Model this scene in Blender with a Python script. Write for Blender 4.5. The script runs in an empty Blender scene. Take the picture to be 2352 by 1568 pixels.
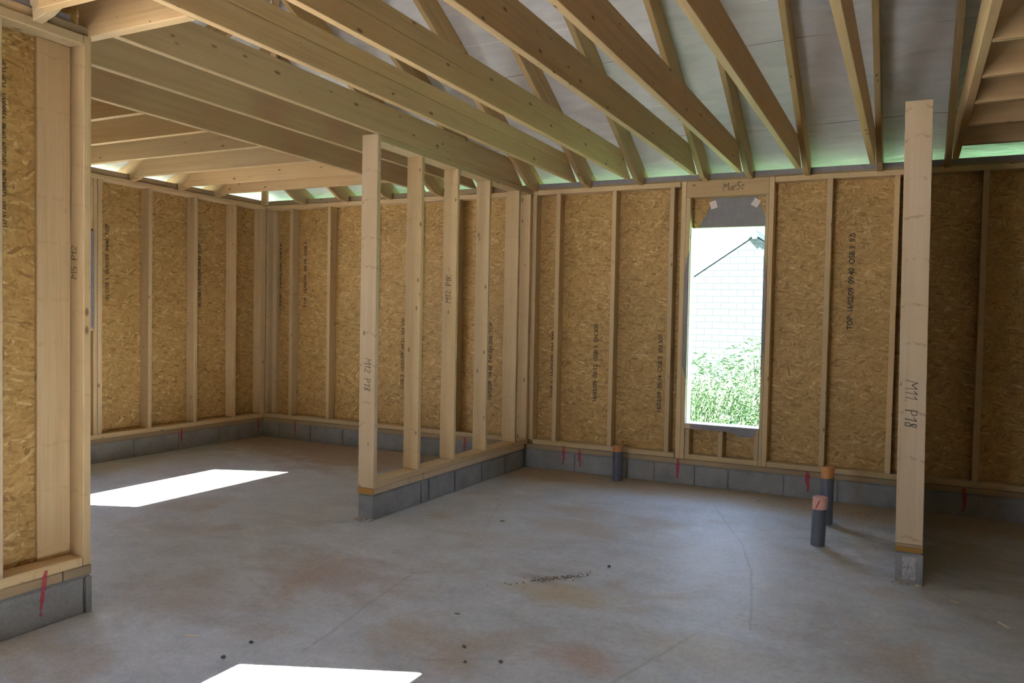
import bpy, bmesh, math, random
from mathutils import Vector, Matrix, noise
random.seed(7)
SC = bpy.context.scene
COL = SC.collection

# ---------------------------------------------------------------- camera, sky, sun, exposure
W_PX = 2352.0
cam_d = bpy.data.cameras.new('camera')
cam = bpy.data.objects.new('camera', cam_d)
COL.objects.link(cam)
SC.camera = cam
YAW, PITCH, ROLL = 0.4082, -0.0307, 0.0232
cy, sy, cp, sp = math.cos(YAW), math.sin(YAW), math.cos(PITCH), math.sin(PITCH)
fwd = Vector((-sy * cp, cy * cp, sp))
r0 = Vector((cy, sy, 0))
u0 = r0.cross(fwd)
rgt = r0 * math.cos(ROLL) + u0 * math.sin(ROLL)
upv = u0 * math.cos(ROLL) - r0 * math.sin(ROLL)
m = Matrix.Identity(4)
for i in range(3):
    m[i][0], m[i][1], m[i][2] = rgt[i], upv[i], -fwd[i]
m.translation = Vector((3.6057, -6.4857, 1.5042))
cam.matrix_world = m
cam_d.sensor_fit = 'HORIZONTAL'
cam_d.sensor_width = 36.0
cam_d.lens = 36.0 * 1651.77 / W_PX
cam_d.shift_x = -200.0 / W_PX
cam_d.shift_y = 7.066 / W_PX
cam_d.clip_start = 0.05
cam_d.clip_end = 300

world = bpy.data.worlds.new('sky')
SC.world = world
world.use_nodes = True
wn = world.node_tree
bg = wn.nodes['Background']
wtc = wn.nodes.new('ShaderNodeTexCoord')
wsx = wn.nodes.new('ShaderNodeSeparateXYZ')
wrp = wn.nodes.new('ShaderNodeValToRGB')
wn.links.new(wtc.outputs['Generated'], wsx.inputs[0])
wn.links.new(wsx.outputs['Z'], wrp.inputs[0])
wn.links.new(wrp.outputs['Color'], bg.inputs['Color'])
wrp.color_ramp.elements[0].position = 0.0
wrp.color_ramp.elements[0].color = (0.78, 0.89, 1.0, 1)
wrp.color_ramp.elements[1].position = 0.7
wrp.color_ramp.elements[1].color = (0.44, 0.62, 1.0, 1)
bg.inputs['Strength'].default_value = 1.25

SUN_DIR = Vector((1.0, 0.37, -1.115))
sun_d = bpy.data.lights.new('sun', 'SUN')
sun_d.energy = 20.0
sun_d.angle = math.radians(0.53)
sun_d.color = (1.0, 0.97, 0.93)
sun = bpy.data.objects.new('sun', sun_d)
COL.objects.link(sun)
sun.rotation_mode = 'QUATERNION'
sun.rotation_quaternion = SUN_DIR.to_track_quat('-Z', 'Y')
sun.location = (-8, -6, 12)

SC.view_settings.view_transform = 'Standard'
SC.view_settings.look = 'None'
SC.view_settings.gamma = 1.0
SC.view_settings.use_curve_mapping = False
SC.view_settings.exposure = 2.72
SC.cycles.max_bounces = 8
SC.cycles.diffuse_bounces = 5
SC.cycles.glossy_bounces = 2
SC.cycles.use_adaptive_sampling = True
SC.cycles.adaptive_threshold = 0.12
SC.cycles.adaptive_min_samples = 24
SC.cycles.caustics_reflective = False
SC.cycles.caustics_refractive = False
SC.cycles.sample_clamp_indirect = 6.0
SC.cycles.use_denoising = True


def portal(loc, rot, sx, sy_):
    """marks a real opening so the sky coming through it is sampled well"""
    d = bpy.data.lights.new('sky_opening', 'AREA')
    d.shape = 'RECTANGLE'
    d.size, d.size_y = sx, sy_
    d.cycles.is_portal = True
    o = bpy.data.objects.new('sky_opening', d)
    o.location = loc
    o.rotation_euler = rot
    COL.objects.link(o)


H90 = math.pi / 2
# left bay window, entrance side window, far window, patio opening of the front wall
portal((-3.92, -2.83, 1.82), (0, -H90, 0), 0.93, 1.5)
portal((-0.33, -5.45, 1.81), (0, -H90, 0), 0.96, 1.5)
portal((2.02, 0.24, 1.50), (-H90, 0, 0), 0.72, 1.85)
portal((0.55, -10.25, 1.2), (H90, 0, 0), 1.5, 2.4)

# ---------------------------------------------------------------- sizes (metres)
H = 2.841            # top of the framed walls
ZB, PL = 0.188, 0.048
Z1, Z2 = ZB + PL, ZB + 2 * PL     # top of sill plate, top of sole plate
ZT = H - PL                        # underside of top plate
XL, XN, XR = -3.726, -0.125, 6.5   # stud faces: left bay wall, near left wall, right wall
YF = -10.0
YW = -4.212                        # end of near left wall
FB = 0.045                         # far wall stud face
OB = 0.150                         # far wall board face
RA, RS, HS = 3.025, 0.595, 0.5     # roof height over Y=0, far slope, hip slope


def roof_z(x, y):
    return min(RA - RS * y, RA + RS * (y - YF), RA + HS * (x - XL), RA + HS * (XR - x))


# ---------------------------------------------------------------- materials
def new_mat(name):
    mt = bpy.data.materials.new(name)
    mt.use_nodes = True
    return mt, mt.node_tree, mt.node_tree.nodes['Principled BSDF']


class G:
    """tiny node-graph helper"""
    def __init__(s, nt):
        s.nt = nt

    def n(s, t, **kw):
        nd = s.nt.nodes.new(t)
        for k, v in kw.items():
            setattr(nd, k, v)
        return nd

    def l(s, a, b):
        s.nt.links.new(a, b)

    def val(s, sock, v):
        if isinstance(v, (int, float, tuple, list)):
            sock.default_value = v
        else:
            s.l(v, sock)

    def math(s, op, a, b=0.0, c=None, clamp=False):
        nd = s.n('ShaderNodeMath', operation=op)
        nd.use_clamp = clamp
        s.val(nd.inputs[0], a)
        s.val(nd.inputs[1], b)
        if c is not None:
            s.val(nd.inputs[2], c)
        return nd.outputs[0]

    def mapping(s, vec, scale=(1, 1, 1), rot=(0, 0, 0), loc=(0, 0, 0)):
        nd = s.n('ShaderNodeMapping')
        s.l(vec, nd.inputs['Vector'])
        nd.inputs['Scale'].default_value = scale
        nd.inputs['Rotation'].default_value = rot
        s.val(nd.inputs['Location'], loc)
        return nd.outputs[0]

    def noise(s, vec, scale, detail=3.0, rough=0.55, dist=0.0):
        nd = s.n('ShaderNodeTexNoise')
        s.l(vec, nd.inputs['Vector'])
        nd.inputs['Scale'].default_value = scale
        nd.inputs['Detail'].default_value = detail
        nd.inputs['Roughness'].default_value = rough
        nd.inputs['Distortion'].default_value = dist
        return nd.outputs[0]

    def voro(s, vec, scale, feature='F1', rnd=1.0):
        nd = s.n('ShaderNodeTexVoronoi', feature=feature)
        s.l(vec, nd.inputs['Vector'])
        nd.inputs['Scale'].default_value = scale
        nd.inputs['Randomness'].default_value = rnd
        return nd

    def ramp(s, fac, stops, interp='LINEAR'):
        nd = s.n('ShaderNodeValToRGB')
        cr = nd.color_ramp
        cr.interpolation = interp
        while len(cr.elements) > 1:
            cr.elements.remove(cr.elements[-1])
        cr.elements[0].position, cr.elements[0].color = stops[0][0], (*stops[0][1], 1)
        for p, c in stops[1:]:
            e = cr.elements.new(p)
            e.color = (*c, 1)
        s.l(fac, nd.inputs[0])
        return nd.outputs[0]

    def mix(s, fac, a, b, mode='MIX'):
        nd = s.n('ShaderNodeMix', data_type='RGBA', blend_type=mode)
        s.val(nd.inputs[0], fac)
        for i, v in ((6, a), (7, b)):
            s.val(nd.inputs[i], (*v, 1) if isinstance(v, tuple) else v)
        return nd.outputs[2]

    def sstep(s, v, lo, hi):
        nd = s.n('ShaderNodeMapRange', interpolation_type='SMOOTHSTEP')
        s.val(nd.inputs[0], v)
        nd.inputs[1].default_value = lo
        nd.inputs[2].default_value = hi
        return nd.outputs[0]

    def bump(s, h, strength, dist, bsdf):
        nd = s.n('ShaderNodeBump')
        nd.inputs['Strength'].default_value = strength
        nd.inputs['Distance'].default_value = dist
        s.l(h, nd.inputs['Height'])
        s.l(nd.outputs[0], bsdf.inputs['Normal'])

    def xyz(s, vec):
        nd = s.n('ShaderNodeSeparateXYZ')
        s.l(vec, nd.inputs[0])
        return nd.outputs

    def obj(s):
        return s.n('ShaderNodeTexCoord').outputs['Object']

    def rnd(s):
        return s.n('ShaderNodeObjectInfo').outputs['Random']


def wood(name, light, dark, knots=1.0, stain=0.25, whorl=0.0):
    """sawn spruce: grain runs along the board's own Z axis"""
    mt, nt, b = new_mat(name)
    g = G(nt)
    rnd = g.rnd()
    off = g.n('ShaderNodeCombineXYZ')
    for i, k in enumerate((13.0, 7.0, 31.0)):
        g.l(g.math('MULTIPLY', rnd, k), off.inputs[i])
    vec = g.n('ShaderNodeVectorMath', operation='ADD')
    g.l(g.obj(), vec.inputs[0])
    g.l(off.outputs[0], vec.inputs[1])
    v = vec.outputs[0]
    fine = g.noise(g.mapping(v, (150, 150, 3.5)), 1.0, 3, 0.6)
    rings = g.noise(g.mapping(v, (26, 26, 0.55)), 1.0, 2, 0.5, 0.6)
    tone = g.noise(g.mapping(v, (5, 5, 1.3)), 1.0, 2, 0.5)
    c = g.ramp(g.math('ADD', g.math('MULTIPLY', fine, 0.45), g.math('MULTIPLY', rings, 0.55)),
               [(0.30, dark), (0.55, light), (0.75, tuple(min(1, x * 1.08) for x in light))])
    c = g.mix(g.sstep(tone, 0.35, 0.75), c, tuple(x * y for x, y in zip(light, (0.86, 0.82, 0.74))), 'MIX')
    c = g.mix(stain, c, g.ramp(tone, [(0.3, (0.62, 0.58, 0.5)), (0.6, (1, 1, 1))]), 'MULTIPLY')
    # knots
    kv = g.voro(g.mapping(v, (15, 15, 6.5)), 1.0)
    col = g.xyz(kv.outputs['Color'])
    present = g.math('GREATER_THAN', col[0], 0.45)
    size = g.math('MULTIPLY_ADD', col[1], 0.12, 0.045)
    ring = g.math('SUBTRACT', 1.0, g.sstep(g.math('DIVIDE', kv.outputs['Distance'], size), 0.55, 1.25), clamp=True)
    k = g.math('MULTIPLY', g.math('MULTIPLY', ring, present), knots * 0.85)
    c = g.mix(k, c, tuple(x * y for x, y in zip(dark, (0.34, 0.27, 0.22))))
    if whorl:
        p = g.xyz(v)
        q = g.math('MULTIPLY', p[2], 4.3)
        wnz = g.n('ShaderNodeTexWhiteNoise', noise_dimensions='1D')
        g.l(g.math('FLOOR', q), wnz.inputs['W'])
        loc = g.xyz(g.obj())
        wob = g.noise(g.mapping(v, (22, 22, 3)), 1.0, 3)
        d = g.math('SUBTRACT', g.math('FRACT', q), g.math('MULTIPLY_ADD', wnz.outputs['Value'], 0.5, 0.25))
        d = g.math('ADD', d, g.math('MULTIPLY', g.math('ABSOLUTE', loc[0]), 1.3))
        d = g.math('ABSOLUTE', g.math('ADD', d, g.math('MULTIPLY_ADD', wob, 0.3, -0.15)))
        band = g.math('SUBTRACT', 1.0, g.sstep(d, 0.0, 0.055), clamp=True)
        band = g.math('MULTIPLY', g.math('MULTIPLY', band, g.sstep(wob, 0.38, 0.6)), g.math('GREATER_THAN', g.xyz(wnz.outputs['Color'])[1], 0.3))
        c = g.mix(g.math('MULTIPLY', band, whorl), c, tuple(x * y for x, y in zip(dark, (0.55, 0.45, 0.36))))
    # every board has its own tone
    br = g.math('MULTIPLY_ADD', rnd, 0.26, 0.86)
    cb = g.n('ShaderNodeCombineXYZ')
    g.l(br, cb.inputs[0])
    g.l(g.math('MULTIPLY_ADD', rnd, 0.22, 0.87), cb.inputs[1])
    g.l(g.math('MULTIPLY_ADD', rnd, 0.15, 0.88), cb.inputs[2])
    c = g.mix(1.0, c, cb.outputs[0], 'MULTIPLY')
    g.l(c, b.inputs['Base Color'])
    b.inputs['Roughness'].default_value = 0.62
    b.inputs['Specular IOR Level'].default_value = 0.3
    g.bump(fine, 0.12, 0.004, b)
    return mt


def osb(name, plane):
    """oriented strand board; plane = 'XZ' or 'YZ' (world axes of the sheet)"""
    mt, nt, b = new_mat(name)
    g = G(nt)
    p = g.xyz(g.obj())
    cb = g.n('ShaderNodeCombineXYZ')
    g.l(p[0] if plane == 'XZ' else p[1], cb.inputs[0])
    g.l(p[2], cb.inputs[1])
    v0 = cb.outputs[0]
    warp = g.n('ShaderNodeTexNoise')
    g.l(v0, warp.inputs['Vector'])
    warp.inputs['Scale'].default_value = 7.0
    wv = g.n('ShaderNodeVectorMath', operation='MULTIPLY_ADD')
    g.l(warp.outputs['Color'], wv.inputs[0])
    wv.inputs[1].default_value = (0.035, 0.035, 0)
    g.l(v0, wv.inputs[2])
    v = wv.outputs[0]
    layers = []
    for i, (ang, sx, sz) in enumerate(((20, 44, 9), (-48, 58, 12), (72, 50, 11), (-12, 70, 15), (48, 62, 14), (-80, 80, 18))):
        rot = g.mapping(v, (1, 1, 1), (0, 0, math.radians(ang)), (i * 3.1, i * 1.7, 0))
        vo = g.voro(g.mapping(rot, (sx, sz, 1)), 1.0)
        cx = g.xyz(vo.outputs['Color'])
        layers.append((cx[0], cx[1], vo.outputs['Distance']))
    tone = layers[0][0]
    hgt = layers[0][2]
    for i, (a, w, d) in enumerate(layers[1:]):
        on = g.math('GREATER_THAN', w, 0.58)
        mx = g.n('ShaderNodeMix', data_type='FLOAT')
        g.l(on, mx.inputs[0]); g.l(tone, mx.inputs[2]); g.l(a, mx.inputs[3])
        tone = mx.outputs[0]
        mh = g.n('ShaderNodeMix', data_type='FLOAT')
        g.l(on, mh.inputs[0]); g.l(hgt, mh.inputs[2]); g.l(d, mh.inputs[3])
        hgt = mh.outputs[0]
    c = g.ramp(tone, [(0.0, (0.30, 0.175, 0.058)), (0.12, (0.40, 0.245, 0.085)), (0.45, (0.465, 0.295, 0.108)),
                      (0.80, (0.515, 0.335, 0.130)), (0.95, (0.565, 0.390, 0.170)), (1.0, (0.66, 0.485, 0.25))])
    c = g.mix(0.5, c, g.ramp(g.noise(v, 55, 3, 0.6), [(0.3, (0.66, 0.62, 0.52)), (0.62, (1.08, 1.07, 1.05))]), 'MULTIPLY')
    c = g.mix(0.55, c, g.ramp(g.noise(v, 2.2, 3, 0.6), [(0.3, (0.80, 0.80, 0.74)), (0.65, (1.05, 1.03, 1.0))]), 'MULTIPLY')
    g.l(c, b.inputs['Base Color'])
    b.inputs['Roughness'].default_value = 0.55
    b.inputs['Specular IOR Level'].default_value = 0.35
    g.bump(g.math('ADD', tone, g.math('MULTIPLY', hgt, 0.5)), 0.22, 0.004, b)
    return mt


def concrete_floor():
    mt, nt, b = new_mat('floor_concrete')
    g = G(nt)
    P = g.obj()
    xyz = g.xyz(P)
    big = g.noise(P, 0.85, 4, 0.6, 0.5)
    mid = g.noise(g.mapping(P, (1.0, 1.6, 1), (0, 0, 0.5)), 3.2, 5, 0.62, 0.4)
    fine = g.noise(P, 60, 4, 0.7)
    speck = g.noise(P, 190, 2, 0.6)
    c = g.ramp(mid, [(0.25, (0.37, 0.39, 0.405)), (0.5, (0.47, 0.497, 0.525)), (0.72, (0.55, 0.578, 0.615))])
    # sawdust and mud: in patches, thick along the far wall and in the left bay
    dust = g.sstep(g.noise(g.mapping(P, (1, 1, 1), (0, 0, 0), (4, 9, 0)), 1.25, 5, 0.62, 0.6), 0.50, 0.72)
    wallside = g.math('SUBTRACT', g.math('MULTIPLY_ADD', mid, 1.1, -0.55),
                      g.math('MULTIPLY', g.math('ADD', xyz[1], 0.62), -2.0))
    wallside = g.sstep(wallside, -0.25, 0.6)
    dust = g.math('MAXIMUM', g.math('MULTIPLY', dust, 0.6), g.math('MULTIPLY', wallside, 0.95))
    c = g.mix(dust, c, g.ramp(fine, [(0.35, (0.30, 0.215, 0.135)), (0.7, (0.46, 0.36, 0.25))]))

    def blot(cx, cy_, rx, ry, col, amt):
        nonlocal c
        dx = g.math('DIVIDE', g.math('SUBTRACT', xyz[0], cx), rx)
        dy = g.math('DIVIDE', g.math('SUBTRACT', xyz[1], cy_), ry)
        d = g.math('SQRT', g.math('ADD', g.math('MULTIPLY', dx, dx), g.math('MULTIPLY', dy, dy)))
        d = g.math('ADD', d, g.math('MULTIPLY_ADD', mid, 1.6, -0.8))
        f = g.math('MULTIPLY', g.math('SUBTRACT', 1.0, g.sstep(d, 0.15, 1.1), clamp=True), amt)
        c = g.mix(f, c, col)
    blot(0.55, -3.25, 0.75, 0.45, (0.36, 0.265, 0.23), 0.55)
    blot(0.10, -3.9, 0.6, 0.4, (0.34, 0.265, 0.215), 0.5)
    blot(2.31, -3.60, 0.28, 0.16, (0.42, 0.27, 0.19), 0.6)
    blot(1.95, -2.95, 0.45, 0.22, (0.48, 0.38, 0.20), 0.6)
    blot(2.75, -3.3, 0.5, 0.25, (0.44, 0.36, 0.22), 0.55)
    blot(1.45, -1.75, 0.5, 0.3, (0.42, 0.36, 0.27), 0.5)
    blot(1.62, -2.78, 0.22, 0.10, (0.20, 0.165, 0.12), 0.55)
    blot(-1.9, -0.55, 1.9, 0.7, (0.33, 0.24, 0.16), 0.95)
    blot(3.9, -1.2, 0.9, 0.8, (0.28, 0.23, 0.16), 0.6)
    blot(2.55, -1.9, 0.55, 0.7, (0.50, 0.51, 0.56), 0.5)

    # trowel lines and hairline cracks
    def seg(ax, ay, bx, by, w=0.010, amt=0.5):
        nonlocal c
        L = math.hypot(bx - ax, by - ay)
        ux, uy = (bx - ax) / L, (by - ay) / L
        px = g.math('SUBTRACT', xyz[0], ax)
        py = g.math('SUBTRACT', xyz[1], ay)
        t = g.math('ADD', g.math('MULTIPLY', px, ux), g.math('MULTIPLY', py, uy))
        s = g.math('ADD', g.math('MULTIPLY', px, -uy), g.math('MULTIPLY', py, ux))
        s = g.math('ADD', s, g.math('MULTIPLY_ADD', mid, 0.05, -0.025))
        line = g.math('SUBTRACT', 1.0, g.sstep(g.math('ABSOLUTE', s), w * 0.3, w), clamp=True)
        tt = g.math('MULTIPLY', g.math('GREATER_THAN', t, 0.0), g.math('LESS_THAN', t, L))
        c = g.mix(g.math('MULTIPLY', g.math('MULTIPLY', line, tt), amt * 0.62), c, (0.24, 0.205, 0.165))
    seg(2.147, -0.614, 2.60, -1.60, 0.012, 0.6)
    seg(2.60, -1.60, 2.76, -2.10, 0.012, 0.6)
    seg(2.76, -2.10, 2.933, -2.95, 0.012, 0.55)
    seg(1.158, -4.10, 0.95, -3.03, 0.012, 0.5)
    seg(0.25, -2.95, 0.98, -3.02, 0.010, 0.45)
    seg(2.50, -3.75, 2.71, -3.08, 0.012, 0.5)
    seg(1.6, -3.95, 2.1, -3.70, 0.010, 0.35)
    seg(0.55, -1.4, 0.85, -2.1, 0.010, 0.4)
    c = g.mix(g.math('MULTIPLY', g.sstep(speck, 0.54, 0.72), 0.8), c, (0.27, 0.255, 0.24))
    c = g.mix(0.6, c, g.ramp(g.noise(P, 28, 5, 0.75), [(0.32, (0.72, 0.71, 0.69)), (0.62, (1.06, 1.06, 1.06))]), 'MULTIPLY')
    c = g.mix(g.math('MULTIPLY', g.sstep(g.noise(P, 130, 1, 0.5), 0.62, 0.72), 0.5), c, (0.62, 0.60, 0.56))
    g.l(c, b.inputs['Base Color'])
    g.l(g.math('MULTIPLY_ADD', mid, 0.25, 0.42), b.inputs['Roughness'])
    b.inputs['Specular IOR Level'].default_value = 0.45
    g.bump(g.math('ADD', g.math('MULTIPLY', fine, 0.6), mid), 0.25, 0.012, b)
    return mt


def noisy(name, c0, c1, scale=8, rough=0.8, bump=0.2, bscale=60, spec=0.3, dist=0.006):
    mt, nt, b = new_mat(name)
    g = G(nt)
    P = g.obj()
    n1 = g.noise(P, scale, 4, 0.6)
    n2 = g.noise(P, bscale, 3, 0.65)
    c = g.ramp(g.math('MULTIPLY_ADD', n2, 0.4, g.math('MULTIPLY', n1, 0.6)), [(0.32, c0), (0.66, c1)])
    g.l(c, b.inputs['Base Color'])
    b.inputs['Roughness'].default_value = rough
    b.inputs['Specular IOR Level'].default_value = spec
    if bump:
        g.bump(n2, bump, dist, b)
    return mt


def underlay_mat():
    mt, nt, b = new_mat('roof_underlay')
    g = G(nt)
    P = g.obj()
    xyz = g.xyz(P)
    wr = g.noise(g.mapping(P, (2.2, 9.0, 3.0), (0, 0, 0.25)), 1.0, 4, 0.6, 0.8)
    c = g.ramp(wr, [(0.3, (0.60, 0.60, 0.62)), (0.7, (0.74, 0.735, 0.745))])
    # overlaps between the strips and printed lines
    for per, off, w, col, amt in ((0.74, 0.21, 0.007, (0.22, 0.22, 0.24), 0.75), (0.74, 0.52, 0.006, (0.92, 0.92, 0.9), 0.7)):
        q = g.math('ADD', xyz[1], g.math('MULTIPLY_ADD', g.noise(P, 0.6, 1), 0.12, off + 50 * per))
        f = g.math('MODULO', q, per)
        line = g.math('LESS_THAN', f, w)
        c = g.mix(g.math('MULTIPLY', line, g.math('MULTIPLY', g.sstep(g.noise(P, 1.3, 1), 0.40, 0.55), amt)), c, col)
    g.l(c, b.inputs['Base Color'])
    b.inputs['Roughness'].default_value = 0.6
    b.inputs['Specular IOR Level'].default_value = 0.25
    g.bump(wr, 0.35, 0.03, b)
    return mt


def block_house_mat():
    mt, nt, b = new_mat('pale_blockwork')
    g = G(nt)
    p = g.xyz(g.obj())
    cb = g.n('ShaderNodeCombineXYZ')
    g.l(p[0], cb.inputs[0]); g.l(p[2], cb.inputs[1])
    br = g.n('ShaderNodeTexBrick')
    g.l(cb.outputs[0], br.inputs['Vector'])
    br.inputs['Scale'].default_value = 1.0
    br.inputs['Brick Width'].default_value = 0.5
    br.inputs['Row Height'].default_value = 0.2
    br.inputs['Mortar Size'].default_value = 0.012
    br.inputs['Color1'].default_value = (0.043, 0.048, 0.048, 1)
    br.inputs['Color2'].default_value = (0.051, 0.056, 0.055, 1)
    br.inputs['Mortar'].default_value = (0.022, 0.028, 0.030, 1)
    g.l(br.outputs['Color'], b.inputs['Base Color'])
    b.inputs['Roughness'].default_value = 0.9
    return mt


M = {}
M['stud'] = wood('spruce_stud', (0.63, 0.485, 0.295), (0.51, 0.365, 0.195), 1.0, 0.25, 0.18)
M['post'] = wood('spruce_post', (0.65, 0.52, 0.37), (0.54, 0.405, 0.26), 1.0, 0.2, 0.5)
M['beam'] = wood('spruce_beam', (0.57, 0.41, 0.23), (0.46, 0.297, 0.145), 1.0, 0.35)
M['rafter'] = wood('spruce_rafter', (0.52, 0.375, 0.195), (0.40, 0.265, 0.12), 0.9, 0.3)
M['sill'] = wood('treated_sill', (0.40, 0.31, 0.20), (0.30, 0.22, 0.13), 0.9, 0.4)
M['orange'] = wood('treated_orange_end', (0.46, 0.245, 0.06), (0.33, 0.16, 0.03), 0.3, 0.3)
M['osb_xz'] = osb('strand_board_xz', 'XZ')
M['osb_yz'] = osb('strand_board_yz', 'YZ')
M['floor'] = concrete_floor()
M['block'] = noisy('concrete_block', (0.19, 0.195, 0.20), (0.33, 0.335, 0.345), 5, 0.9, 0.5, 90, 0.2)
M['core'] = noisy('rough_block_core', (0.30, 0.30, 0.31), (0.62, 0.62, 0.64), 20, 0.95, 0.8, 60, 0.2, 0.02)
M['crumb'] = noisy('mortar_crumbs', (0.30, 0.26, 0.20), (0.50, 0.45, 0.37), 20, 0.95, 0.6, 60, 0.2)
M['membrane'] = noisy('grey_membrane', (0.19, 0.18, 0.195), (0.27, 0.26, 0.275), 3, 0.55, 0.15, 25, 0.4, 0.02)
M['reveal'] = noisy('pale_reveal_film', (0.62, 0.65, 0.70), (0.72, 0.75, 0.80), 4, 0.45, 0.1, 25, 0.4)
M['tape'] = noisy('white_tape', (0.66, 0.60, 0.60), (0.78, 0.72, 0.72), 30, 0.5, 0, 60)
M['pipe'] = noisy('grey_pvc', (0.085, 0.095, 0.125), (0.115, 0.125, 0.16), 6, 0.35, 0, 60, 0.5)
M['otape'] = noisy('orange_packing_tape', (0.42, 0.16, 0.045), (0.55, 0.24, 0.08), 12, 0.35, 0.1, 40, 0.5)
M['ptape'] = noisy('pink_packing_tape', (0.60, 0.30, 0.24), (0.72, 0.44, 0.38), 12, 0.4, 0.1, 40, 0.5)
M['rtape'] = noisy('red_print', (0.50, 0.05, 0.04), (0.55, 0.07, 0.05), 12, 0.5, 0, 40)
M['red'] = noisy('red_spray_paint', (0.40, 0.025, 0.05), (0.58, 0.05, 0.09), 40, 0.8, 0, 120)
_g = G(M['red'].node_tree)
_g.l(_g.sstep(_g.math('MULTIPLY_ADD', _g.noise(_g.obj(), 320, 2, 0.7), 0.6, _g.math('MULTIPLY', _g.noise(_g.obj(), 45, 3, 0.6), 0.4)), 0.38, 0.56), M['red'].node_tree.nodes['Principled BSDF'].inputs['Alpha'])
M['ink'] = noisy('pencil', (0.05, 0.04, 0.03), (0.09, 0.07, 0.05), 30, 0.8, 0, 60)
M['stamp'] = noisy('stamp_ink', (0.035, 0.03, 0.03), (0.09, 0.07, 0.05), 40, 0.8, 0, 80)
M['underlay'] = underlay_mat()
M['chip'] = noisy('pale_wood_chip', (0.62, 0.47, 0.28), (0.74, 0.60, 0.40), 30, 0.7, 0.1, 60)
M['pebble'] = noisy('dark_pebble', (0.06, 0.055, 0.05), (0.13, 0.12, 0.11), 40, 0.8, 0.3, 60)
M['leaf'] = noisy('dry_leaf', (0.09, 0.06, 0.03), (0.17, 0.12, 0.06), 40, 0.8, 0.3, 60)
M['mud'] = noisy('dried_mud', (0.17, 0.13, 0.09), (0.28, 0.22, 0.16), 40, 0.9, 0.3, 60)
M['render'] = noisy('wall_outside', (0.40, 0.36, 0.30), (0.50, 0.45, 0.38), 3, 0.9, 0, 40)
M['tiles'] = noisy('dark_roof_tiles', (0.045, 0.055, 0.085), (0.085, 0.10, 0.14), 8, 0.7, 0.3, 20)
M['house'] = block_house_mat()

def ground_mat():
    mt, nt, b = new_mat('meadow_and_bounce_sand')
    g = G(nt)
    P = g.obj()
    xyz = g.xyz(P)
    n1 = g.noise(P, 0.7, 4, 0.6)
    n2 = g.noise(P, 14, 3, 0.65)
    mea = g.ramp(n2, [(0.32, (0.10, 0.235, 0.115)), (0.66, (0.18, 0.34, 0.19))])
    bounce_snd = g.ramp(n2, [(0.32, (0.40, 0.38, 0.345)), (0.66, (0.52, 0.50, 0.46))])  # pale unseen ground in front, added to bounce sunlight indoors
    e = g.math('MULTIPLY_ADD', n1, 1.2, -0.6)
    bounce_area = g.sstep(g.math('ADD', g.math('MULTIPLY', xyz[1], -1.0), e), 4.6, 5.4)
    side = g.sstep(g.math('ADD', g.math('MULTIPLY', xyz[0], -1.0), e), 3.2, 4.2)
    mea = g.mix(side, mea, g.ramp(n2, [(0.32, (0.10, 0.15, 0.115)), (0.66, (0.16, 0.22, 0.175))]))  # unseen left ground, toned for the glow it throws under the eave
    g.l(g.mix(bounce_area, mea, bounce_snd), b.inputs['Base Color'])
    b.inputs['Roughness'].default_value = 0.95
    g.bump(n2, 0.4, 0.05, b)
    return mt


M['ground'] = ground_mat()
M['weed'] = noisy('weed_green', (0.040, 0.088, 0.026), (0.13, 0.175, 0.092), 3, 0.6, 0, 20)
M['grass'] = noisy('grass_green', (0.16, 0.20, 0.10), (0.30, 0.32, 0.20), 2, 0.7, 0, 20)


# ---------------------------------------------------------------- object helpers
def tag(o, label=None, cat=None, group=None, kind=None):
    if label: o['label'] = label
    if cat: o['category'] = cat
    if group: o['group'] = group
    if kind: o['kind'] = kind
    return o


def empty(name, loc):
    o = bpy.data.objects.new(name, None)
    o.empty_display_size = 0.1
    o.location = loc
    COL.objects.link(o)
    return o


AX = {'X': Matrix(((0, 0, 1), (1, 0, 0), (0, 1, 0))), 'Y': Matrix(((1, 0, 0), (0, 0, 1), (0, -1, 0))), 'Z': Matrix.Identity(3)}
for k_ in AX:
    if AX[k_].determinant() < 0:
        AX[k_] = AX[k_] @ Matrix(((-1, 0, 0), (0, 1, 0), (0, 0, 1)))


def finish(name, bm, mat, parent=None, axis='Z', origin=None, bev=0.0, rot=None, smooth=False):
    """bm holds world coordinates; the object's own Z becomes the long axis"""
    if bev:
        bmesh.ops.bevel(bm, geom=list(bm.edges), offset=bev, segments=1, affect='EDGES', clamp_overlap=True)
    if origin is None:
        xs = [v.co for v in bm.verts]
        lo = Vector((min(c.x for c in xs), min(c.y for c in xs), min(c.z for c in xs)))
        hi = Vector((max(c.x for c in xs), max(c.y for c in xs), max(c.z for c in xs)))
        origin = Vector(((lo.x + hi.x) / 2, (lo.y + hi.y) / 2, lo.z))
    R = (rot if rot is not None else AX[axis]).to_4x4()
    Mw = Matrix.Translation(Vector(origin)) @ R
    bm.transform(Mw.inverted())
    bmesh.ops.recalc_face_normals(bm, faces=list(bm.faces))
    me = bpy.data.meshes.new(name)
    bm.to_mesh(me)
    bm.free()
    if smooth:
        for p in me.polygons:
            p.use_smooth = True
    for mm in (mat if isinstance(mat, (list, tuple)) else [mat]):
        me.materials.append(mm)
    o = bpy.data.objects.new(name, me)
    COL.objects.link(o)
    if parent:
        o.parent = parent
        par_w = parent.matrix_basis if parent.parent is None else parent.parent.matrix_basis @ parent.matrix_basis
        o.matrix_basis = par_w.inverted() @ Mw
    else:
        o.matrix_basis = Mw
    return o


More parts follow.
